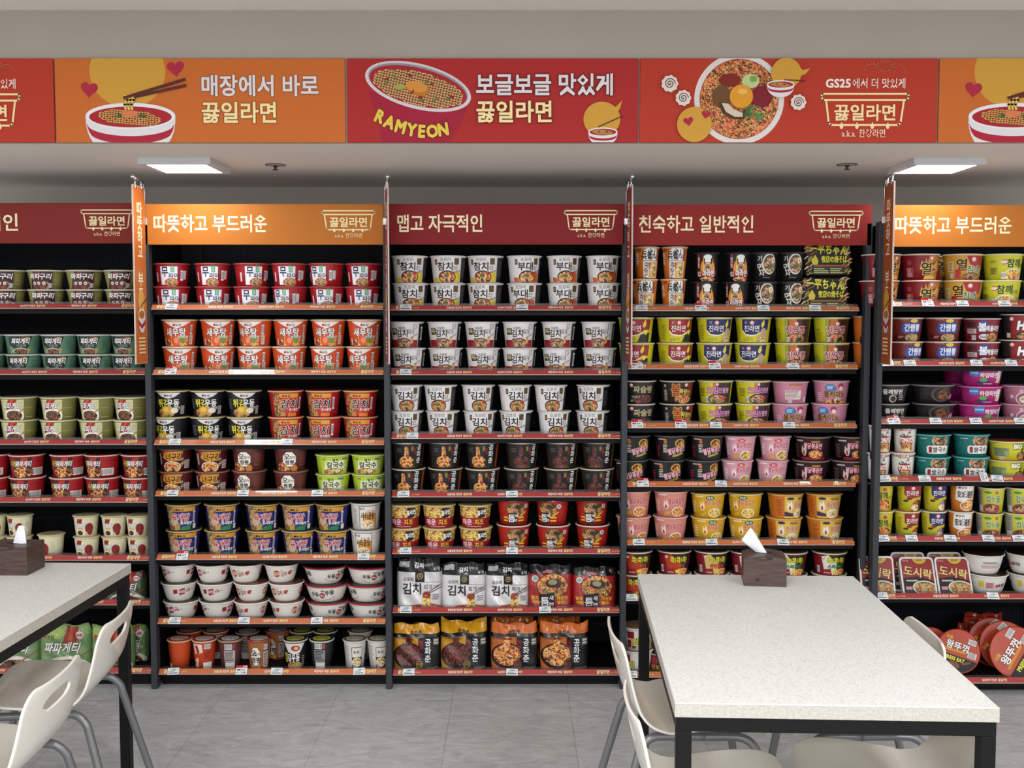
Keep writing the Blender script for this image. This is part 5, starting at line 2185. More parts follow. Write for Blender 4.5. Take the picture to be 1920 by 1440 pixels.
# second magenta stack and deep stock glimpsed between the front stacks
_zz = 0
for k, nm in enumerate(('lowest', 'middle', 'top')):
    _t, _h = single(bay4, 2, 'hayang', 76, 0, 1800, _zz, 'magenta bowl in the back stack, %s layer, third shelf, right orange bay' % nm, 'back stack of magenta bowls', .20, .1, .071)
    _zz += _h + .0012
_zz = 0
for k, nm in enumerate(('lower', 'upper')):
    _t, _h = single(bay4, 0, 'yeolcham', 71, 0, 1757, _zz, 'gold bowl in the back row, %s layer, top shelf, right orange bay' % nm, 'back row of gold bowls', .20, -.1, .101)
    _zz += _h + .0012
for k, (px, dn, dz) in enumerate(((1850, 'gukback', 1), (1932, 'gukbowl', 1), (1858, 'gukbowl', 0), (1936, 'gukbowl', 0))):
    H_ = .080
    single(bay4, 5, dn, 76, 0, px, dz * (H_ + .0012), 'white styrofoam bowl, %s stack from left, %s layer, sixth shelf, right orange bay' % (('first', 'second')[k % 2], ('lower', 'upper')[dz]), 'white styrofoam bowls on the sixth shelf', .03, (.1, .4, -.1, -.3)[k], H_)

# ------------------------------------------------------------------ upright boxes, right red bay, top shelf


def noodle_box(px, z0, yo, label, rx, top):
    y = D0 + .035 + yo
    X = atY(px, 540, y)[0]
    w, h, d = .186, .136, .055
    t = thing('noodle_box', label, 'noodle box', (X, y, z0), (rx, 0, 0), 'black printed noodle boxes on the top shelf')
    mb = MB(); mb.box((0, d / 2, h / 2), (w, d, h), M('box_black', '15110d', rough=.4, spec=.25), .008)
    put('tray', mb, t)
    A = Art(flat_map(0.0), asp=1, lay=.00004, base=.0002)
    c = h / 63
    rnd = random.Random(5)
    for side in (-1, 1):
        for i in range(26):
            x, z = side * rnd.uniform(.062, .088), rnd.uniform(.008, .128)
            A.S([(x - .008, z - .006), (x, z + rnd.uniform(-.004, .006)), (x + .006, z + .005)], .003, ('b8502c', 'c8a04c', '8aa040', 'd8c8a0')[i % 4])
    A.T('一平ちゃん', 0, .104, .038, 'd8cf2a', .05, '6a5a10', .03, wmax=.15, rot=-.06)
    A.P([(-.064, .044), (-.068, .06), (-.054, .084), (-.04, .06), (-.044, .044)], 'c8b02c')
    A.T('夜店の焼そば', .022, .066, .026, 'd8cf2a', .04, wmax=.1)
    A.R(-.06, .036, .07, .043, '8a4a24')
    A.R(-.062, .006, .062, .034, '22241c')
    A.fine(-.058, .008, .0, .032, 3, 'a8b06a')
    A.fine(.006, .008, .058, .032, 3, 'a8b06a')
    for i in range(10):
        A.S([(-.05 + i * .011, .094 + .03 * math.sin(i * 2.1)), (-.049 + i * .011, .0965 + .03 * math.sin(i * 2.1))], .002, 'd8cf8a')
    put('printed_front', A.mesh('printed_front'), t)


noodle_box(1548, bay3.z[0] + .001, 0, 'black noodle box with yellow brush letters, lower of two, top shelf', -.03, 0)
noodle_box(1553, bay3.z[0] + .139, .004, 'black noodle box half behind the header sign, upper of two, top shelf', -.06, 1)

# ------------------------------------------------------------------ pillow bags
_BAG = {}


def bag_profile(W, H, T, seed, ear):
    rnd = random.Random(seed)
    ph = [rnd.uniform(0, 6.28) for _ in range(8)]

    def f(u, v):
        """half thickness and height of the pouch at u in -1..1, v in 0..1"""
        e = max(0.0, 1 - abs(u) ** 5)
        t = T / 2 * (e ** .5) * (min(1, v / .06) ** .5 if v < .06 else 1)
        if v > .72:
            t *= max(.04, 1 - ((v - .72) / .28) ** 1.5)
        wr = .0035 * (1 + 2.0 * max(0, v - .6)) * (math.sin(5 * u + 3.2 * v + ph[0]) + .7 * math.sin(9 * u * (1 - .3 * v) + 14 * v + ph[1]) + .6 * math.sin(17 * v + 6 * u + ph[2])) * e
        if v > .8:
            wr += .006 * (v - .8) / .2 * math.sin(16 * u + ph[3]) * e
        z = v * H
        if v > .75:
            k = (v - .75) / .25
            z += k * H * (ear * .11 * (abs(u) ** 3) + .02 * math.sin(7 * u + ph[4]))
        x = u * W / 2 * (1 - .03 * math.sin(PI * v) * -1 - (.05 * max(0, (v - .78) / .22) if ear < .5 else 0))
        return x, max(t + wr, .0012), z
    return f


def bag(kind, W, H, T, base, top, back, art, loc, rz, label, group, seed=1, ear=0.0, lean=.0, name='noodle_multipack_bag', cat='noodle bag'):
    key = (kind, seed)
    t = thing(name, label, cat, loc, (lean, 0, rz), group)
    if key not in _BAG:
        f = bag_profile(W, H, T, seed, ear)
        mb = MB()
        n, m = 36, 34
        vs, fs, ft = [], [], []
        for s in (-1, 1):
            o = len(vs)
            for j in range(m + 1):
                for i in range(n + 1):
                    x, th, z = f(-1 + 2 * i / n, j / m)
                    bend = -.35 * T * max(0, (j / m - .74) / .26) ** 1.5 * (.0 if ear > .5 else 1)
                    vs.append((x, s * th + bend + T / 2, z))
            for j in range(m):
                for i in range(n):
                    q = (o + j * (n + 1) + i, o + j * (n + 1) + i + 1, o + (j + 1) * (n + 1) + i + 1, o + (j + 1) * (n + 1) + i)
                    (ft if j > m * .78 else fs).append(q if s < 0 else q[::-1])
        mat = M('bag_' + base, base, rough=.26, coat=.5, coat_r=.12, bump=.25, scale=30)
        mb.add(vs, fs, mat, True)
        top_mb = MB()
        top_mb.add(vs, ft, M('bag_' + top, top, rough=.24, coat=.5, coat_r=.12, bump=.3, scale=40), True)

        def mp(u, v, off):
            x, th, z = f(u, v)
            bend = -.35 * T * max(0, (v - .74) / .26) ** 1.5 * (.0 if ear > .5 else 1)
            return (x, -th + bend + T / 2 - off, z)
        A = Art(mp, asp=2 * H / W, su=.055, sv=.03, lay=.0001, base=.0005, clip=(-.97, .015, .97, .985))
        art(A)
        _BAG[key] = (mb.mesh('pouch'), top_mb.mesh('gathered_top'), A.mesh('printed_front'))
    a, b, c = _BAG[key]
    put('pouch', a, t)
    put('gathered_top', b, t)
    put('printed_front', c, t)
    return t


def art_omori(A):
    A.R(-.97, .74, .97, .985, '151417')
    A.R(-.9, .84, -.42, .95, 'a8a6a8')
    A.T('김치', .0, .86, .1, W, .03, wmax=.4)
    A.T('찌개라면', .45, .87, .06, 'b8b4b4', .0, wmax=.4)
    A.T('4개', .78, .8, .08, 'd8d4d4', .0)
    A.R(-.15, .55, .25, .76, '151417')
    A.O(.05, .66, .055, 'b09a5a')
    A.O(.05, .66, .042, '1d1a16')
    A.T('묵', .05, .66, .05, 'b09a5a', .02)
    A.T('오모리', -.46, .6, .075, K, .015, wmax=.44)
    A.T('김치', -.3, .42, .21, K, .05, wmax=.78)
    A.T('찌개', .4, .45, .11, '3a3638', 0, wmax=.36)
    A.T('라면', .74, .46, .06, '3a3638', 0, wmax=.22)
    A.R(.15, .54, .95, .547, '6a6668')
    A.E(.3, .0, .95, .17, 'd8c8bc')
    A.E(.3, -.01, .86, .15, 'a8341c')
    A.E(.3, -.02, .8, .13, 'f_red')
    A.P([(.18, .3), (.5, .3), (.52, .08), (.16, .08)], 'f_yellow')
    A.E(.34, .3, .18, .07, '8c3a24')
    A.S([(.42, .36), (.97, .5)], .014, '5a2420')
    A.S([(.42, .33), (.97, .44)], .014, '5a2420')
    A.fine(.6, .2, .92, .32, 3, '7a7678')


def art_teum(A):
    A.R(-.97, .9, .97, .985, '1c1416')
    A.R(-.35, .82, .1, .88, 'a86a6a')
    A.E(.1, .54, .74, .28, '6a2418')
    A.E(.1, .55, .68, .25, 'f_orange')
    A.E(.1, .5, .66, .2, 'f_red')
    A.E(.15, .6, .36, .1, '3f2418')
    A.E(.1, .62, .2, .06, '8a8a6a')
    A.O(-.68, .7, .07, 'd9d2d0')
    A.O(-.68, .7, .052, '8aa6a0')
    A.P([(-.5, .36), (.18, .4), (.22, .06), (-.46, .02)], '141315')
    A.T('틈', -.25, .2, .2, W, .008)
    A.T('새', .04, .28, .1, W, .005)
    A.T('라면', .04, .14, .08, W, .02, wmax=.2)
    A.T('빨계', -.7, .28, .08, 'd8a82c', .03, wmax=.3)
    A.T('떡떡', -.66, .18, .08, 'd8a82c', .03, wmax=.3)
    A.T('매운맛', .55, .28, .08, 'd8a82c', .03, wmax=.5)
    A.T('불맛!', .5, .18, .08, 'd8a82c', .03, wmax=.4)
    A.R(.3, .04, .75, .1, 'b8a8a4')


def art_gong(dish, ground, seal):
    def fn(A):
        A.R(-.97, .02, .1, .72, ground)
        A.R(.1, .02, .97, .72, '17181d')
        A.E(-.3, .34, .66, .27, '1c1a1a')
        A.E(-.3, .36, .57, .22, dish)
        A.P([(-.42, .74), (-.2, .74), (-.14, .45), (-.46, .45)], dish)
        A.S([(-.95, .72), (-.1, .69)], .014, '3a1c1a')
        A.S([(-.95, .69), (-.1, .675)], .01, '3a1c1a')
        A.V('공화춘', .5, .69, .15, W, .012, 1.08, .85)
        A.V('옛날', .22, .66, .09, '8c1f2c', .02, 1.0)
        A.R(.72, .56, .94, .7, '6a6a62')
        A.fine(.74, .57, .92, .69, 2, 'cac6b8', .05)
        A.O(.15, .17, .085, '2a1c18')
        A.O(.15, .17, .07, seal)
        A.O(.15, .17, .06, '2a1c18')
        A.T('짜장' if dish == 'f_dark' else '매운', .15, .17, .07, seal, .0, wmax=.2)
        A.fine(.45, .05, .92, .12, 3, '8a7a4a')
        A.fine(-.9, .03, .0, .08, 2, '6a4a14')
        A.T('공화춘', .0, .82, .08, '3a2414', .03, wmax=.5)
    return fn


def art_chapa(A):
    A.P([(.1, .97), (.62, .97), (.45, .55), (.0, .6)], '8a2a1c')
    A.P([(.25, .95), (.42, .95), (.3, .65), (.16, .65)], 'b8502c')
    A.P([(-.97, .9), (-.2, .97), (.05, .8), (-.1, .7), (-.97, .72)], '9dae5c')
    A.O(-.72, .75, .045, 'b02430')
    A.T('농심', -.48, .75, .09, '28402c', .03, wmax=.32)
    A.O(.62, .78, .085, 'd8c4c4')
    A.O(.56, .78, .035, 'b84a5c')
    A.O(.68, .78, .035, 'b84a5c')
    A.T('짜파게티', -.05, .5, .24, 'e4e2de', .05, '2a1e1c', .07, wmax=1.3, sk=.25)
    A.E(.15, .06, .85, .26, 'd4d0c6')
    A.E(.1, .05, .72, .2, '3a1c12')
    A.E(.1, .06, .68, .19, 'f_black')
    A.S([(.3, .2), (.95, .42)], .03, '8a5a34')


def bag_at(b, shelf, x0, x1, ytop, kind, args, label, group, seed, ear=0.0, back=.03, lean=-.06, T=.085, rz=0.0):
    base, top, art = args
    y = b.yf + back
    a, c = atY(x0, 1100, y), atY(x1, 1100, y)
    z0 = b.z[shelf] + .0012
    H = atY(960, ytop, y + T / 2)[2] - z0
    bag(kind + '_%.3f' % H, c[0] - a[0] - .001, H, T, base, top, None, art, ((a[0] + c[0]) / 2, y, z0), rz, label, group, seed, ear, lean)


OM = ('cfccce', '151417', art_omori)
TE = ('a01f24', '1c1416', art_teum)
GY = ('15161a', 'c8901c', art_gong('f_dark', 'b57f1c', 'b8963c'))
GO = ('15161a', 'c8641c', art_gong('f_orange', 'b5602a', '9c4a34'))
CP = ('6a8c58', '7d9c5c', art_chapa)
for k, (x0, x1, yt, s) in enumerate(((743, 827, 1044, 1), (827.5, 910, 1052, 2), (910.5, 991, 1053, 3))):
    bag_at(bay2, 5, x0, x1, yt, 'omori', OM, 'white noodle bag with gathered black top, %s from left, sixth shelf' % NTH[k], 'white noodle bags with black tops', s)
for k, (x0, x1, yt, s) in enumerate(((991, 1073, 1056, 4), (1074, 1156, 1060, 5))):
    bag_at(bay2, 5, x0, x1, yt, 'teum', TE, 'red noodle bag with black seal, %s of the pair on the sixth shelf' % ('left', 'right')[k], 'red noodle bags on the sixth shelf', s)
bag_at(bay2, 6, 735, 823, 1166, 'gy', GY, 'yellow topped noodle bag beside the left post, bottom shelf', 'yellow topped noodle bags', 6, .1)
bag_at(bay2, 6, 825, 912, 1164, 'gy', GY, 'yellow topped noodle bag with two upright ears, bottom shelf', 'yellow topped noodle bags', 7, 1.0)
bag_at(bay2, 6, 920, 1008, 1165, 'go', GO, 'orange topped noodle bag next to the yellow bags, bottom shelf', 'orange topped noodle bags', 8, .3)
bag_at(bay2, 6, 1013, 1104, 1165, 'go', GO, 'orange topped noodle bag at the right end of the bottom shelf', 'orange topped noodle bags', 9, .5)
bag_at(bay2, 6, 918, 1002, 1152, 'go', GO, 'orange noodle bag in the back row, left of two', 'orange topped noodle bags', 10, .2, .15)
bag_at(bay2, 6, 1008, 1090, 1152, 'go', GO, 'orange noodle bag in the back row, right of two', 'orange topped noodle bags', 11, .2, .15)
for k, (x0, x1, yt) in enumerate(((-22, 64, 1168), (65.5, 163, 1168), (164, 246, 1170), (247, 300, 1172))):
    if k == 3:
        bag_at(bay0, 6, 205, 270, 1168, 'chapa', CP, 'green noodle bag turned sideways beside the left post', 'green noodle bags on the bottom shelf', 20 + k, .2, .125, rz=-.0)
    else:
        bag_at(bay0, 6, x0, x1 if k < 2 else 243, yt, 'chapa', CP, 'green noodle bag, %s from left on the bottom shelf under the left table' % NTH[k], 'green noodle bags on the bottom shelf', 20 + k, .2)
CPD = ('3a4a30', '4a2a20', art_chapa)
for k, (x0, x1) in enumerate(((110, 190), (192, 268))):
    bag_at(bay0, 5, x0, x1, 1068, 'chapd', CPD, 'dark green noodle bag, %s of two on the sixth shelf, far left bay' % ('left', 'right')[k], 'dark green noodle bags on the sixth shelf', 30 + k, .2)

# ------------------------------------------------------------------ lunchbox trays


def tray(px, back, lean, rz, label):
    y = D4 + back
    X = atY(px, 1105, y)[0]
    t = thing('noodle_tray', label, 'noodle tray', (X, y, bay4.z[5] + .002), (-lean, 0, rz), 'red noodle trays with white rims on the sixth shelf')
    w, h, d = .137, .158, .045

    def rr(a, b, r, n=6):
        pts = []
        for (cx, cy, a0) in ((a - r, b - r, 0), (-a + r, b - r, 90), (-a + r, r - 0, 180), (a - r, r - 0, 270)):
            for i in range(n + 1):
                g = math.radians(a0 + 90 * i / n)
                pts.append((cx + r * math.cos(g), cy + r * math.sin(g)))
        return pts
    mb = MB()
    wm = M('tray_white', 'd9d6d2', rough=.35)
    mb.prism(rr(w / 2, h, .016), 0, .005, wm)
    inner = [(x * .9, .008 + z * .9) for x, z in rr(w / 2, h, .02)]
    mb.prism(inner, .005, d, wm)
    put('tray_body', mb, t)
    mb = MB()
    lid = [(x * .90, h * .05 + z * .90) for x, z in rr(w / 2, h, .014)]
    mb.prism(lid, -.0012, .0002, M('tray_lid_red', '8c1c24', rough=.3, coat=.4))
    put('lid_film', mb, t)
    A = Art(flat_map(-.0014), lay=.00009, base=.0001, clip=(-w * .445, h * .055, w * .445, h * .945))
    A.P([(-w * .46, h * .45), (0, h * .5), (w * .46, h * .38), (w * .46, h * .04), (-w * .46, h * .04)], '1c1a1c')
    A.E(.012, h * .97, .028, .024, 'c8a83a')
    A.fine(-.002, h * .88, .028, h * .94, 2, '7a5a1c', .2)
    A.T('도시락', 0, h * .6, .037, 'dcc07a', .06, '4a1a14', .05, wmax=.115, rot=-.18)
    A.R(-.05, h * .37, -.005, h * .41, 'b8b4b0')
    A.E(.022, h * .2, .05, .03, 'c8c0b4', tilt=-.1)
    A.E(.022, h * .2, .044, .025, 'f_mix', tilt=-.1)
    A.R(-.055, h * .16, -.03, h * .24, 'c08a90')
    A.T('SINCE', -.045, h * .9, .008, 'd8b0b0', .01)
    put('printed_lid', A.mesh('printed_lid'), t)


tray(1727, .035, .45, 0, 'red noodle tray with white rim, left of the two front trays')
tray(1794, .035, .45, 0, 'red noodle tray with white rim, right of the two front trays')
tray(1648, .035, .30, 0, 'red noodle tray half hidden by the post of the right bay')
tray(1707, .11, .30, 0, 'red noodle tray leaning behind the left front tray')
tray(1776, .11, .30, 0, 'red noodle tray leaning behind the right front tray')

# ------------------------------------------------------------------ big round bowls lying on edge


def round_pack(px, py, R, back, lean, spin, yaw, label, plain=False):
    y = D4 + back
    c = atY(px, py, y)
    t = thing('round_noodle_bowl', label, 'noodle bowl', (c[0], y, max(c[2], bay4.z[6] + .002 + R * math.cos(lean) + .0)), (-lean, 0, yaw), 'large round noodle bowls lying on edge')
    T = Matrix.Rotation(PI / 2, 4, 'X')          # local z -> -y (towards the viewer)
    mb = MB()
    mb.lathe([(0, -.07), (R * .72, -.07), (R * .76, -.066), (R * .97, -.004), (R, -.003), (R, 0), (R - .004, .001)], 56, M('big_bowl_body', 'a83a1c', rough=.4), True, T)
    put('bowl_body', mb, t)
    mb = MB()
    mb.lathe([(R - .004, .001), (R * .7, .0016), (0, .002)], 56, M('big_bowl_lid', 'b03418', rough=.3, coat=.5, bump=.2, scale=50), True, T)
    put('lid', mb, t)
    cs, sn = math.cos(spin), math.sin(spin)
    A = Art(lambda u, v, off: (R * (u * cs - v * sn), -.0022 - off, R * (u * sn + v * cs)), lay=.0001, base=.0002)
    n = 24
    A.P([(.94 * math.cos(a), .94 * math.sin(a)) for a in [PI + .25 + (PI - .5) * i / n for i in range(n + 1)]], '1a1718')
    A.T('왕뚜껑', -.1, .2, .36, W, .06, '2a1414', .06, wmax=1.2)
    A.T('국물', -.55, .5, .16, 'd8b03a', .03)
    A.P([(-.75, .0), (.35, .06), (.3, -.06), (-.7, -.1)], 'c88a24')
    A.T('PRESS EAT', -.1, -.38, .2, 'd8d03a', .05, wmax=.9)
    A.bars(.3, .45, .68, .68)
    A.R(.42, -.14, .82, .12, 'd8d2cc')
    A.fine(.45, -.12, .8, .1, 4, '6a5a58')
    A.E(-.1, -.66, .3, .16, '7a4a34')
    A.S([(.3, -.5), (.6, -.35)], .1, '7a4a38')
    put('printed_lid', A.mesh('printed_lid'), t)


round_pack(1797, 1221, .088, .075, .30, -.35, 0, 'round red bowl on edge right of the white chair back')
round_pack(1906, 1224, .104, .06, .28, 1.0, -.1, 'largest round red bowl on edge, foremost of the right cluster')
round_pack(1884, 1211, .1, .145, .28, .8, -.1, 'round red bowl on edge second in the right cluster')
round_pack(1862, 1204, .1, .225, .28, .6, -.1, 'round red bowl on edge third in the right cluster')
round_pack(1745, 1220, .088, .17, .3, -.5, 0, 'round red bowl on edge behind the white chair back')


def art_wang(A):
    A.T('왕뚜껑', -.3, .72, .16, 'e0c8c4', .03, wmax=.9)
    A.R(-.97, .9, .97, .93, '6a1c14')
    A.R(-.97, .0, .97, .5, '7a1a12')


for k, (x0, x1, yt, bk) in enumerate(((1812, 1885, 1150, .36), (1800, 1850, 1168, .32))):
    bag_at(bay4, 6, x0, x1, yt, 'wang', ('98261a', 'a8301c', art_wang), 'dark red flat bag standing behind the round bowls, %s of two' % ('taller', 'shorter')[k], 'red bags behind the round bowls', 40 + k, .3, bk, T=.03)

# ------------------------------------------------------------------ price tags on the rails
_TAG = {}


def price_tag(b, shelf, px, price, promo, ordn, turned=False):
    T = Matrix.Rotation(-TILT, 4, 'X')
    key = (price, promo, turned)
    w, h = .046, (.040 if promo else .029)
    if turned:
        w, h = .030, .042
    if key not in _TAG:
        mb = MB()
        mb.box((0, -.0006, h / 2), (w, .0012, h), M('card_white', 'dfe3e6', rough=.3, coat=.3), 0, T)
        A = Art(lambda u, v, off: tuple(T @ Vector((u, -.0012 - off, v))), lay=.00008, base=.0001)
        hb = .029
        if turned:
            A.T(price, .008, .021, .009, '3a4048', .02, rot=-PI / 2)
            A.fine(-.012, .004, .002, .038, 6, '6a7078')
        else:
            A.T(price, (.0 if not promo else .009), hb * (.72 if not promo else .28), .0085, '2a3038', .03, wmax=.024)
            if not promo:
                A.T('원', .016, hb * .74, .005, '2a3038', .01)
                A.fine(-.019, hb * .38, .017, hb * .52, 1, '6a7a88')
                A.fine(-.019, hb * .1, .019, hb * .34, 1, '2a3038', .1)
            else:
                A.R(-w / 2, hb, w / 2, h, 'b81f2c')
                A.T('2+1' if promo is True else promo, .012, hb + (h - hb) / 2, .009, W, .05)
                A.E(-.015, hb * .72, .003, .004, '3a3038')
                A.E(-.008, hb * .72, .003, .004, '3a3038')
                A.fine(-.002, hb * .6, .019, hb * .82, 2, '6a7078')
                A.fine(-.019, hb * .2, -.009, hb * .36, 1, '2a3038')
        _TAG[key] = (mb.mesh('card'), A.mesh('card_print'))
    y = b.yf - .0045
    X = atY(px, 690, y)[0]
    kind = 'white price card with red strip' if promo else 'white price card'
    t = thing('price_tag', '%s, %s from left on the %s rail, %s' % (kind, ordn, ORD[shelf], b.name), 'price tag', (X, y - .0012, b.z[shelf] + .0005), (0, random.uniform(-.05, .05), 0), 'price tags clipped to the shelf rails')
    put('card', _TAG[key][0], t)
    put('card_print', _TAG[key][1], t)


TAGS = [
    (bay1, [[(322, '1,800', 0)], [(319, '1,800', 1)], [(324, '1,250', 0), (535, '1,400', 0)], [(318, '1,800', 0), (451, '1,800', 0), (592, '1,400', 0)],
            [(334, '1,600', 1), (678, '1,500', 0)], [(317, '1,100', 0), (449, '1,100', 0), (588, '1,400', 0)], [(313, '1,250', 0), (443, '1,300', 1), (510, '1,250', 0), (668, '1,250', 0)]]),
    (bay2, [[(761, '2,400', 0), (979, '2,400', 0)], [(760, '1,800', 0)], [(772, '1,800', 0)], [(755, '2,400', 0), (960, '2,600', 0)], [(758, '1,600', 0), (960, '1,800', 0)], [(758, '6,900', 0), (1023, '6,200', 0)], [(763, '6,800', 0), (960, '6,200', 0)]]),
    (bay3, [[(1203, '3,400', 0), (1314, '3,200', '1+1'), (1431, '3,000', 0), (1527, '4,300', 0)], [(1195, '1,400', 1), (1341, '1,400', 1), (1488, '1,600', 0)],
            [(1196, '2,000', 1), (1278, '1,900', 1), (1344, '1,900', 0), (1482, '1,800', 0)], [(1208, '1,800', 1), (1355, '1,800', 0)], [(1201, '1,800', 0), (1339, '1,800', 0), (1474, '1,800', 0)], [(1187, '1,600', 0)], [(1188, '1,100', 0)]]),
    (bay4, [[(1665, '1,800', 0), (1738, '1,600', 1), (1803, '1,800', 0), (1882, '1,800', 0)], [(1665, '1,800', 0), (1707, '1,200', 0), (1832, '1,400', 0), (1897, '1,800', 0)],
            [(1680, '1,600', 1), (1758, '1,800', 0), (1834, '2,400', 0), (1918, '1,800', 0)], [(1664, '1,600', 0), (1740, '1,500', 0), (1853, '1,500', 2), (1877, '2,300', 0)],
            [(1664, '1,100', 0), (1718, '1,150', 0), (1791, '1,150', 0), (1863, '1,600', 0), (1921, '1,600', 0)], [(1664, '1,150', 0), (1875, '1,150', 0)], [(1880, '1,500', 0)]]),
]
for b, rows in TAGS:
    for si, lst in enumerate(rows):
        for k, (px, price, promo) in enumerate(lst):
            if b is bay4 and si == 6:
                continue
            price_tag(b, si, px, price, (True if promo == 1 else (promo if isinstance(promo, str) else False)), NTH[k], promo == 2)
# ------------------------------------------------------------------ tables
terr_m, _nt, _b = new_mat('speckled_white_top')
_b.inputs['Roughness'].default_value = 0.38
_tc = _nt.nodes.new('ShaderNodeTexCoord')
_v1 = _nt.nodes.new('ShaderNodeTexNoise')
_v1.inputs['Scale'].default_value = 230
_v1.inputs['Detail'].default_value = 3
_r1 = _nt.nodes.new('ShaderNodeValToRGB')
_e = _r1.color_ramp.elements
_e[0].position, _e[1].position = .26, .46
_e[0].color, _e[1].color = lin('b0b0ab'), lin('d0d0cc')
_e2 = _e.new(.62)
_e2.color = lin('d8d8d5')
_e3 = _e.new(.7)
_e3.color = lin('cbcac6')
_nt.links.new(_tc.outputs['Object'], _v1.inputs['Vector'])
_nt.links.new(_v1.outputs['Fac'], _r1.inputs[0])
_nt.links.new(_r1.outputs[0], _b.inputs['Base Color'])
edge_m = M('speckled_edge_dimmed', 'b7b2a9', rough=.5, var=.14, scale=160)  # edge speckle, with the weaker light on the edge darkened into its colour
blk = M('black_frame', '0b0b0d', rough=.5, spec=.2)
TW, TL, TT = .645, 1.112, .030
TZ = .72


def table(cx, cy, rz, label):
    t = thing('dining_table', label, 'table', (cx, cy, 0), (0, 0, rz), 'speckled white dining tables')
    mb = MB(); mb.box((0, 0, TZ - .002), (TW, TL, .004), terr_m, .0015)
    mb.box((0, 0, TZ - TT / 2 - .0015), (TW - .0006, TL - .0006, TT - .003), edge_m)
    put('tabletop', mb, t)
    s = .031
    mb = MB()
    zz = TZ - TT - s / 2
    i = .004
    for sy in (-1, 1):
        mb.box((0, sy * (TL / 2 - i - s / 2), zz), (TW - 2 * i, s, s), blk, .0012)
    for sx in (-1, 1):
        mb.box((sx * (TW / 2 - i - s / 2), 0, zz), (s, TL - 2 * i - 2 * s, s), blk, .0012)
    put('apron_frame', mb, t)
    for sx in (-1, 1):
        for sy in (-1, 1):
            mb = MB()
            mb.box((sx * (TW / 2 - i - s / 2), sy * (TL / 2 - i - s / 2), (TZ - TT - s) / 2 + .004), (s, s, TZ - TT - s - .008), blk, .0012)
            mb.lathe([(0, 0), (.012, 0), (.012, .008), (0, .008)], 14, grey_m, True, Matrix.Translation((sx * (TW / 2 - i - s / 2), sy * (TL / 2 - i - s / 2), 0)))
            put('leg', mb, t)
    return t


RT = math.radians(-2.6)
table(.6765, 2.727, RT, 'speckled white table with black frame at the right')
table(-1.545, 2.897, math.radians(-2.2), 'speckled white table with black frame cut by the left edge')

# ------------------------------------------------------------------ tissue boxes
wood_m, _nt, _b = new_mat('dark_walnut')
_b.inputs['Roughness'].default_value = .42
_tc = _nt.nodes.new('ShaderNodeTexCoord')
_mp = _nt.nodes.new('ShaderNodeMapping')
_mp.inputs['Scale'].default_value = (7, 7, 70)
_nz = _nt.nodes.new('ShaderNodeTexNoise')
_nz.inputs['Scale'].default_value = 2.2
_nz.inputs['Detail'].default_value = 6
_nz.inputs['Distortion'].default_value = .8
_rp = _nt.nodes.new('ShaderNodeValToRGB')
_rp.color_ramp.elements[0].position, _rp.color_ramp.elements[1].position = .3, .75
_rp.color_ramp.elements[0].color, _rp.color_ramp.elements[1].color = lin('31211d'), lin('57413a')
_nt.links.new(_tc.outputs['Object'], _mp.inputs[0])
_nt.links.new(_mp.outputs[0], _nz.inputs['Vector'])
_nt.links.new(_nz.outputs['Fac'], _rp.inputs[0])
_nt.links.new(_rp.outputs[0], _b.inputs['Base Color'])
tissue_m = M('tissue_paper', 'dfe2e6', rough=.9)


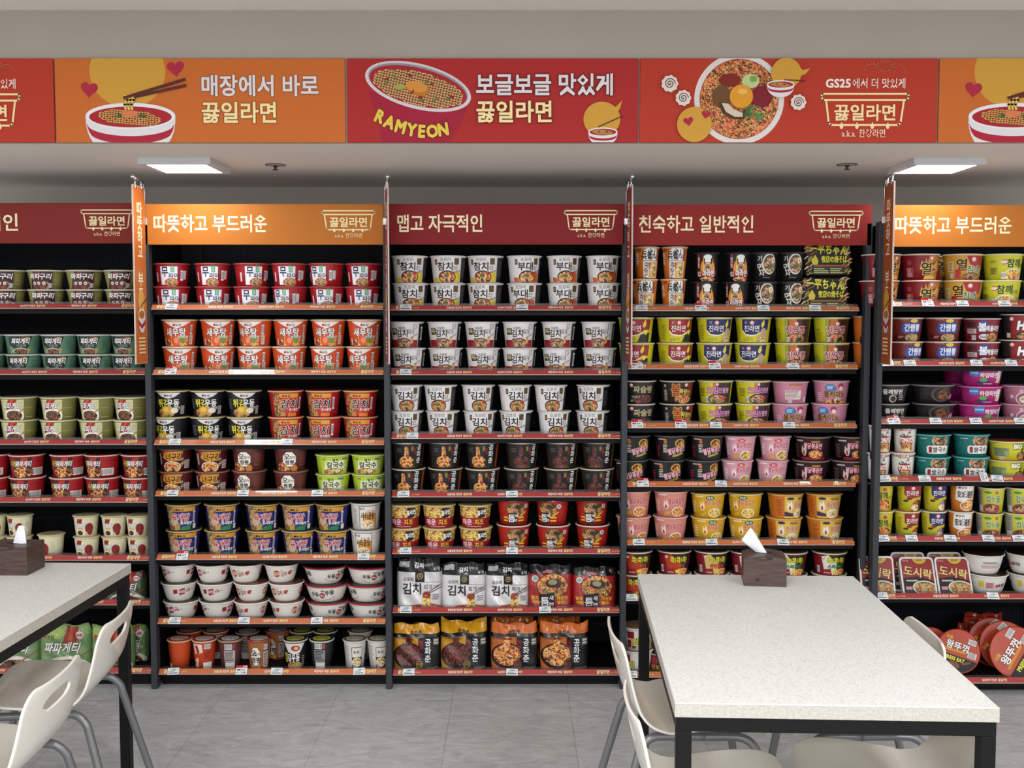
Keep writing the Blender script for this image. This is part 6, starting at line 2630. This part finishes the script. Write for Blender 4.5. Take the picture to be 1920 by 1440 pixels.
def tissue_box(x, y, rz, w, d, h, arch, label, tl):
    t = thing('tissue_box', label, 'tissue box', (x, y, TZ), (0, 0, rz), 'dark wooden tissue boxes on the tables')
    n = 14
    prof = [(-w / 2, 0), (w / 2, 0)] + [(w / 2 - w * i / n, h + arch * (1 - (1 - 2 * i / n) ** 2)) for i in range(n + 1)]
    mb = MB(); mb.prism(prof, -d / 2, d / 2, wood_m)
    # lid seam, knots and the finger notch
    put('box_body', mb, t)
    mb = MB()
    dk = M('walnut_knot', '1f1513', rough=.5)
    if arch > .001:
        mb.lathe([(0, .0002), (.009, .0002), (.010, 0)], 20, dk, True, Matrix.Translation((.012, -d / 2, h - .001 + arch * .7)) @ Matrix.Rotation(PI / 2, 4, 'X') @ Matrix.Scale(.75, 4, (0, 1, 0)))
        mb.lathe([(0, .0002), (.005, .0002), (.006, 0)], 16, dk, True, Matrix.Translation((-.022, -d / 2, .02)) @ Matrix.Rotation(PI / 2, 4, 'X'))
    else:
        mb.box((0, -d / 2 - .0001, h - .006), (w, .0006, .0012), dk)
        mb.lathe([(0, .0002), (.009, .0002), (.010, 0)], 20, dk, True, Matrix.Translation((.02, -d / 2, h - .004)) @ Matrix.Rotation(PI / 2, 4, 'X') @ Matrix.Scale(.5, 4, (0, 1, 0)))
    put('wood_knot', mb, t)
    mb = MB()
    mb.lathe([(0, .0006), (.024, .0006), (.026, 0)], 28, M('slot_dark', '0c0a0a', rough=.8), True, Matrix.Translation((.0, 0, h + arch * .97)) @ Matrix.Scale(.55, 4, (0, 1, 0)))
    put('opening', mb, t)
    # the tissue: a folded, standing sheet
    mb = MB()
    vs, fs = [], []
    m = 10
    z0 = h + arch - .004
    for (a, b) in tl:
        o = len(vs)
        for j in range(m + 1):
            tt = j / m
            for i in range(len(a)):
                p = Vector(a[i]).lerp(Vector(b[i]), tt)
                p.z += z0
                p.y += .0015 * math.sin(7 * tt + 2 * i)
                vs.append(p)
        k = len(a)
        for j in range(m):
            for i in range(k - 1):
                fs.append((o + j * k + i, o + j * k + i + 1, o + (j + 1) * k + i + 1, o + (j + 1) * k + i))
    mb.add(vs, fs, tissue_m, True)
    o = put('tissue_sheet', mb, t)
    md = o.modifiers.new('thickness', 'SOLIDIFY')
    md.thickness = .0012
    md = o.modifiers.new('smooth', 'SUBSURF')
    md.levels = md.render_levels = 1
    return t


tissue_box(.7375, 3.196, RT - .1, .121, .112, .080, .008, 'dark wooden tissue box with arched top on the right table',
           [([(-.020, 0, 0), (-.004, -.012, 0), (.012, -.008, 0)], [(-.068, .004, .036), (-.052, -.006, .058), (-.038, -.002, .080)]),
            ([(.012, -.008, 0), (.006, .012, 0)], [(-.038, -.002, .080), (-.050, .012, .060)])])
tissue_box(-1.522, 3.335, -.03, .135, .118, .086, .0, 'dark wooden tissue box with flat lid on the left table',
           [([(-.006, 0, 0), (.018, -.012, 0), (.044, -.002, 0)], [(.012, .004, .055), (.024, -.008, .061), (.035, .0, .056)]),
            ([(.012, .004, .055), (.024, -.008, .061), (.035, .0, .056)], [(.026, .004, .060), (.034, -.003, .057), (.048, .004, .040)])])

# ------------------------------------------------------------------ chairs
shell_m = M('chair_shell_white', 'e6e1d7', rough=.22, coat=.3, coat_r=.08)
tube_m = M('chair_tube_grey', '77777a', rough=.32, metal=.55)
PROF = [(.170, .408), (.165, .428), (.152, .441), (.115, .449), (.06, .448), (.0, .442), (-.06, .438), (-.105, .441), (-.143, .455), (-.169, .480), (-.186, .512), (-.197, .55), (-.206, .59), (-.213, .625), (-.220, .655)]


def prof_at(s):
    """Catmull-Rom along the seat and back profile, s in 0..1"""
    n = len(PROF) - 1
    t = min(max(s * n, 0), n - 1e-6)
    i = int(t)
    f = t - i
    P = [PROF[max(i - 1, 0)], PROF[i], PROF[i + 1], PROF[min(i + 2, n)]]
    out = []
    for k in range(2):
        a, b, c, d = (p[k] for p in P)
        out.append(.5 * (2 * b + (c - a) * f + (2 * a - 5 * b + 4 * c - d) * f * f + (-a + 3 * b - 3 * c + d) * f ** 3))
    return out


def chair_meshes():
    NS, NT = 84, 44
    lens = [0]
    pts = [prof_at(i / NS) for i in range(NS + 1)]
    for a, b in zip(pts, pts[1:]):
        lens.append(lens[-1] + math.hypot(b[0] - a[0], b[1] - a[1]))
    L = lens[-1]
    # slot centred in the upper back
    sc, hs, ht = L - .058, .018, .082

    def half(l):
        w = .192 + .014 * math.sin(PI * min(1, l / (L * .62)))
        if l > L * .62:
            w = .192 - .012 * (l - L * .62) / (L * .38)
        rc = .055
        if l > L - rc:
            w = w - rc + math.sqrt(max(0, rc * rc - (l - L + rc) ** 2))
        r2 = .07
        if l < r2:
            w = w - r2 * .8 + .8 * math.sqrt(max(0, r2 * r2 - (r2 - l) ** 2))
        return w

    def P3(l, t):
        s = 0
        while s < NS and lens[s + 1] < l:
            s += 1
        f = (l - lens[s]) / max(1e-9, lens[min(s + 1, NS)] - lens[s])
        a, b = pts[s], pts[min(s + 1, NS)]
        x, z = a[0] + (b[0] - a[0]) * f, a[1] + (b[1] - a[1]) * f
        w = half(l)
        k = l / L
        q = abs(t) ** 2.2
        if k < .5:
            z += .014 * q * math.sin(PI * min(1, k * 2)) ** .5
        back = max(0, (k - .5) / .5)
        x += .013 * q * min(1, back * 2)
        z += .006 * q * max(0, 1 - abs(k - .5) * 4)
        return Vector((x, t * w, z))
    ll = [L * i / NS for i in range(NS + 1)]
    tt = [-1 + 2 * i / NT for i in range(NT + 1)]

    def inside(l, t):
        return (abs((l - sc) / hs)) ** 2.6 + (abs(t * half(l) / ht)) ** 2.6 < 1
    grid = {}
    hole = set()
    for i in range(NS):
        for j in range(NT):
            if inside((ll[i] + ll[i + 1]) / 2, (tt[j] + tt[j + 1]) / 2):
                hole.add((i, j))
    pos = {}
    for i in range(NS + 1):
        for j in range(NT + 1):
            pos[(i, j)] = (ll[i], tt[j])
    edge = set()
    for (i, j) in hole:
        for (a, b) in ((i, j), (i + 1, j), (i, j + 1), (i + 1, j + 1)):
            nb = [(a - 1, b - 1), (a - 1, b), (a, b - 1), (a, b)]
            if any(q not in hole for q in nb):
                edge.add((a, b))
    for (a, b) in edge:
        l, t = pos[(a, b)]
        w = half(l)
        dl, dt = (l - sc) / hs, t * w / ht
        r = (abs(dl) ** 2.6 + abs(dt) ** 2.6) ** (1 / 2.6)
        if r > 1e-6:
            pos[(a, b)] = (sc + dl / r * hs, dt / r * ht / w)
    vs, idx, fs = [], {}, []
    for i in range(NS):
        for j in range(NT):
            if (i, j) in hole:
                continue
            q = []
            for (a, b) in ((i, j), (i, j + 1), (i + 1, j + 1), (i + 1, j)):
                if (a, b) not in idx:
                    idx[(a, b)] = len(vs)
                    vs.append(P3(*pos[(a, b)]))
                q.append(idx[(a, b)])
            fs.append(q)
    sh = MB()
    sh.add(vs, fs, shell_m, True)
    shell = sh.mesh('seat_shell')
    legs = []
    for sx in (1, -1):
        for sy in (1, -1):
            mb = MB()
            if sx > 0:
                ctrl = [(.0, sy * .155, .416), (.06, sy * .157, .416), (.10, sy * .160, .412), (.127, sy * .165, .392), (.139, sy * .169, .355), (.168, sy * .186, .18), (.196, sy * .205, .012)]
            else:
                ctrl = [(.0, sy * .155, .416), (-.10, sy * .157, .420), (-.140, sy * .160, .416), (-.166, sy * .165, .392), (-.178, sy * .169, .355), (-.225, sy * .190, .18), (-.270, sy * .212, .012)]
            # smooth the bend
            path = []
            for i in range(len(ctrl) - 1):
                P = [Vector(ctrl[max(i - 1, 0)]), Vector(ctrl[i]), Vector(ctrl[i + 1]), Vector(ctrl[min(i + 2, len(ctrl) - 1)])]
                for k in range(5):
                    f = k / 5
                    path.append(.5 * (2 * P[1] + (P[2] - P[0]) * f + (2 * P[0] - 5 * P[1] + 4 * P[2] - P[3]) * f * f + (-P[0] + 3 * P[1] - 3 * P[2] + P[3]) * f ** 3))
            path.append(Vector(ctrl[-1]))
            mb.tube(path, .0112, tube_m, 14)
            ft = MB()
            e = ctrl[-1]
            ft.lathe([(0, 0), (.013, 0), (.0145, .006), (.0145, .022), (.0115, .028)], 16, M('rubber_foot', '2a2a2c', rough=.7), True, Matrix.Translation((e[0], e[1], 0)))
            legs.append((mb.mesh('leg'), ft.mesh('foot_cap')))
    fr = MB()
    for x in (-.09, .09):
        fr.tube([(x, -.155, .418), (x, .155, .418)], .009, tube_m, 12)
    for x in (-.1, .1):
        for y in (-.12, .12):
            fr.box((x, y, .427), (.03, .022, .016), M('clip_dark', '2c2c30', rough=.6), .004)
    return shell, legs, fr.mesh('under_frame')


SHELL, LEGS, UNDER = chair_meshes()


def chair(x, y, rz, label):
    t = thing('cafe_chair', label, 'chair', (x, y, 0), (0, 0, rz), 'white shell chairs at the tables')
    o = put('seat_shell', SHELL, t)
    md = o.modifiers.new('thickness', 'SOLIDIFY')
    md.thickness = .0075
    md.offset = -1
    md = o.modifiers.new('rounded_edge', 'SUBSURF')
    md.levels = md.render_levels = 1
    for lg, ft in LEGS:
        l = put('leg', lg, t)
        put('foot_cap', ft, l)
    put('under_frame', UNDER, t)
    return t


chair(-1.335, 3.085, PI + .08, 'white shell chair at left table, nearer the shelves')
chair(-1.295, 2.57, PI + .03, 'white shell chair at left table, nearer the viewer, left edge')
chair(.490, 2.94, .04, 'white shell chair left of the right table, nearer the shelves')
chair(.476, 2.39, .0, 'white shell chair left of the right table, nearer the viewer')
chair(.905, 2.94, PI - .05, 'white chair right of the right table, its back before the round bowls')
chair(.824, 2.455, PI - .15, 'white chair tucked under the front right corner of the right table')
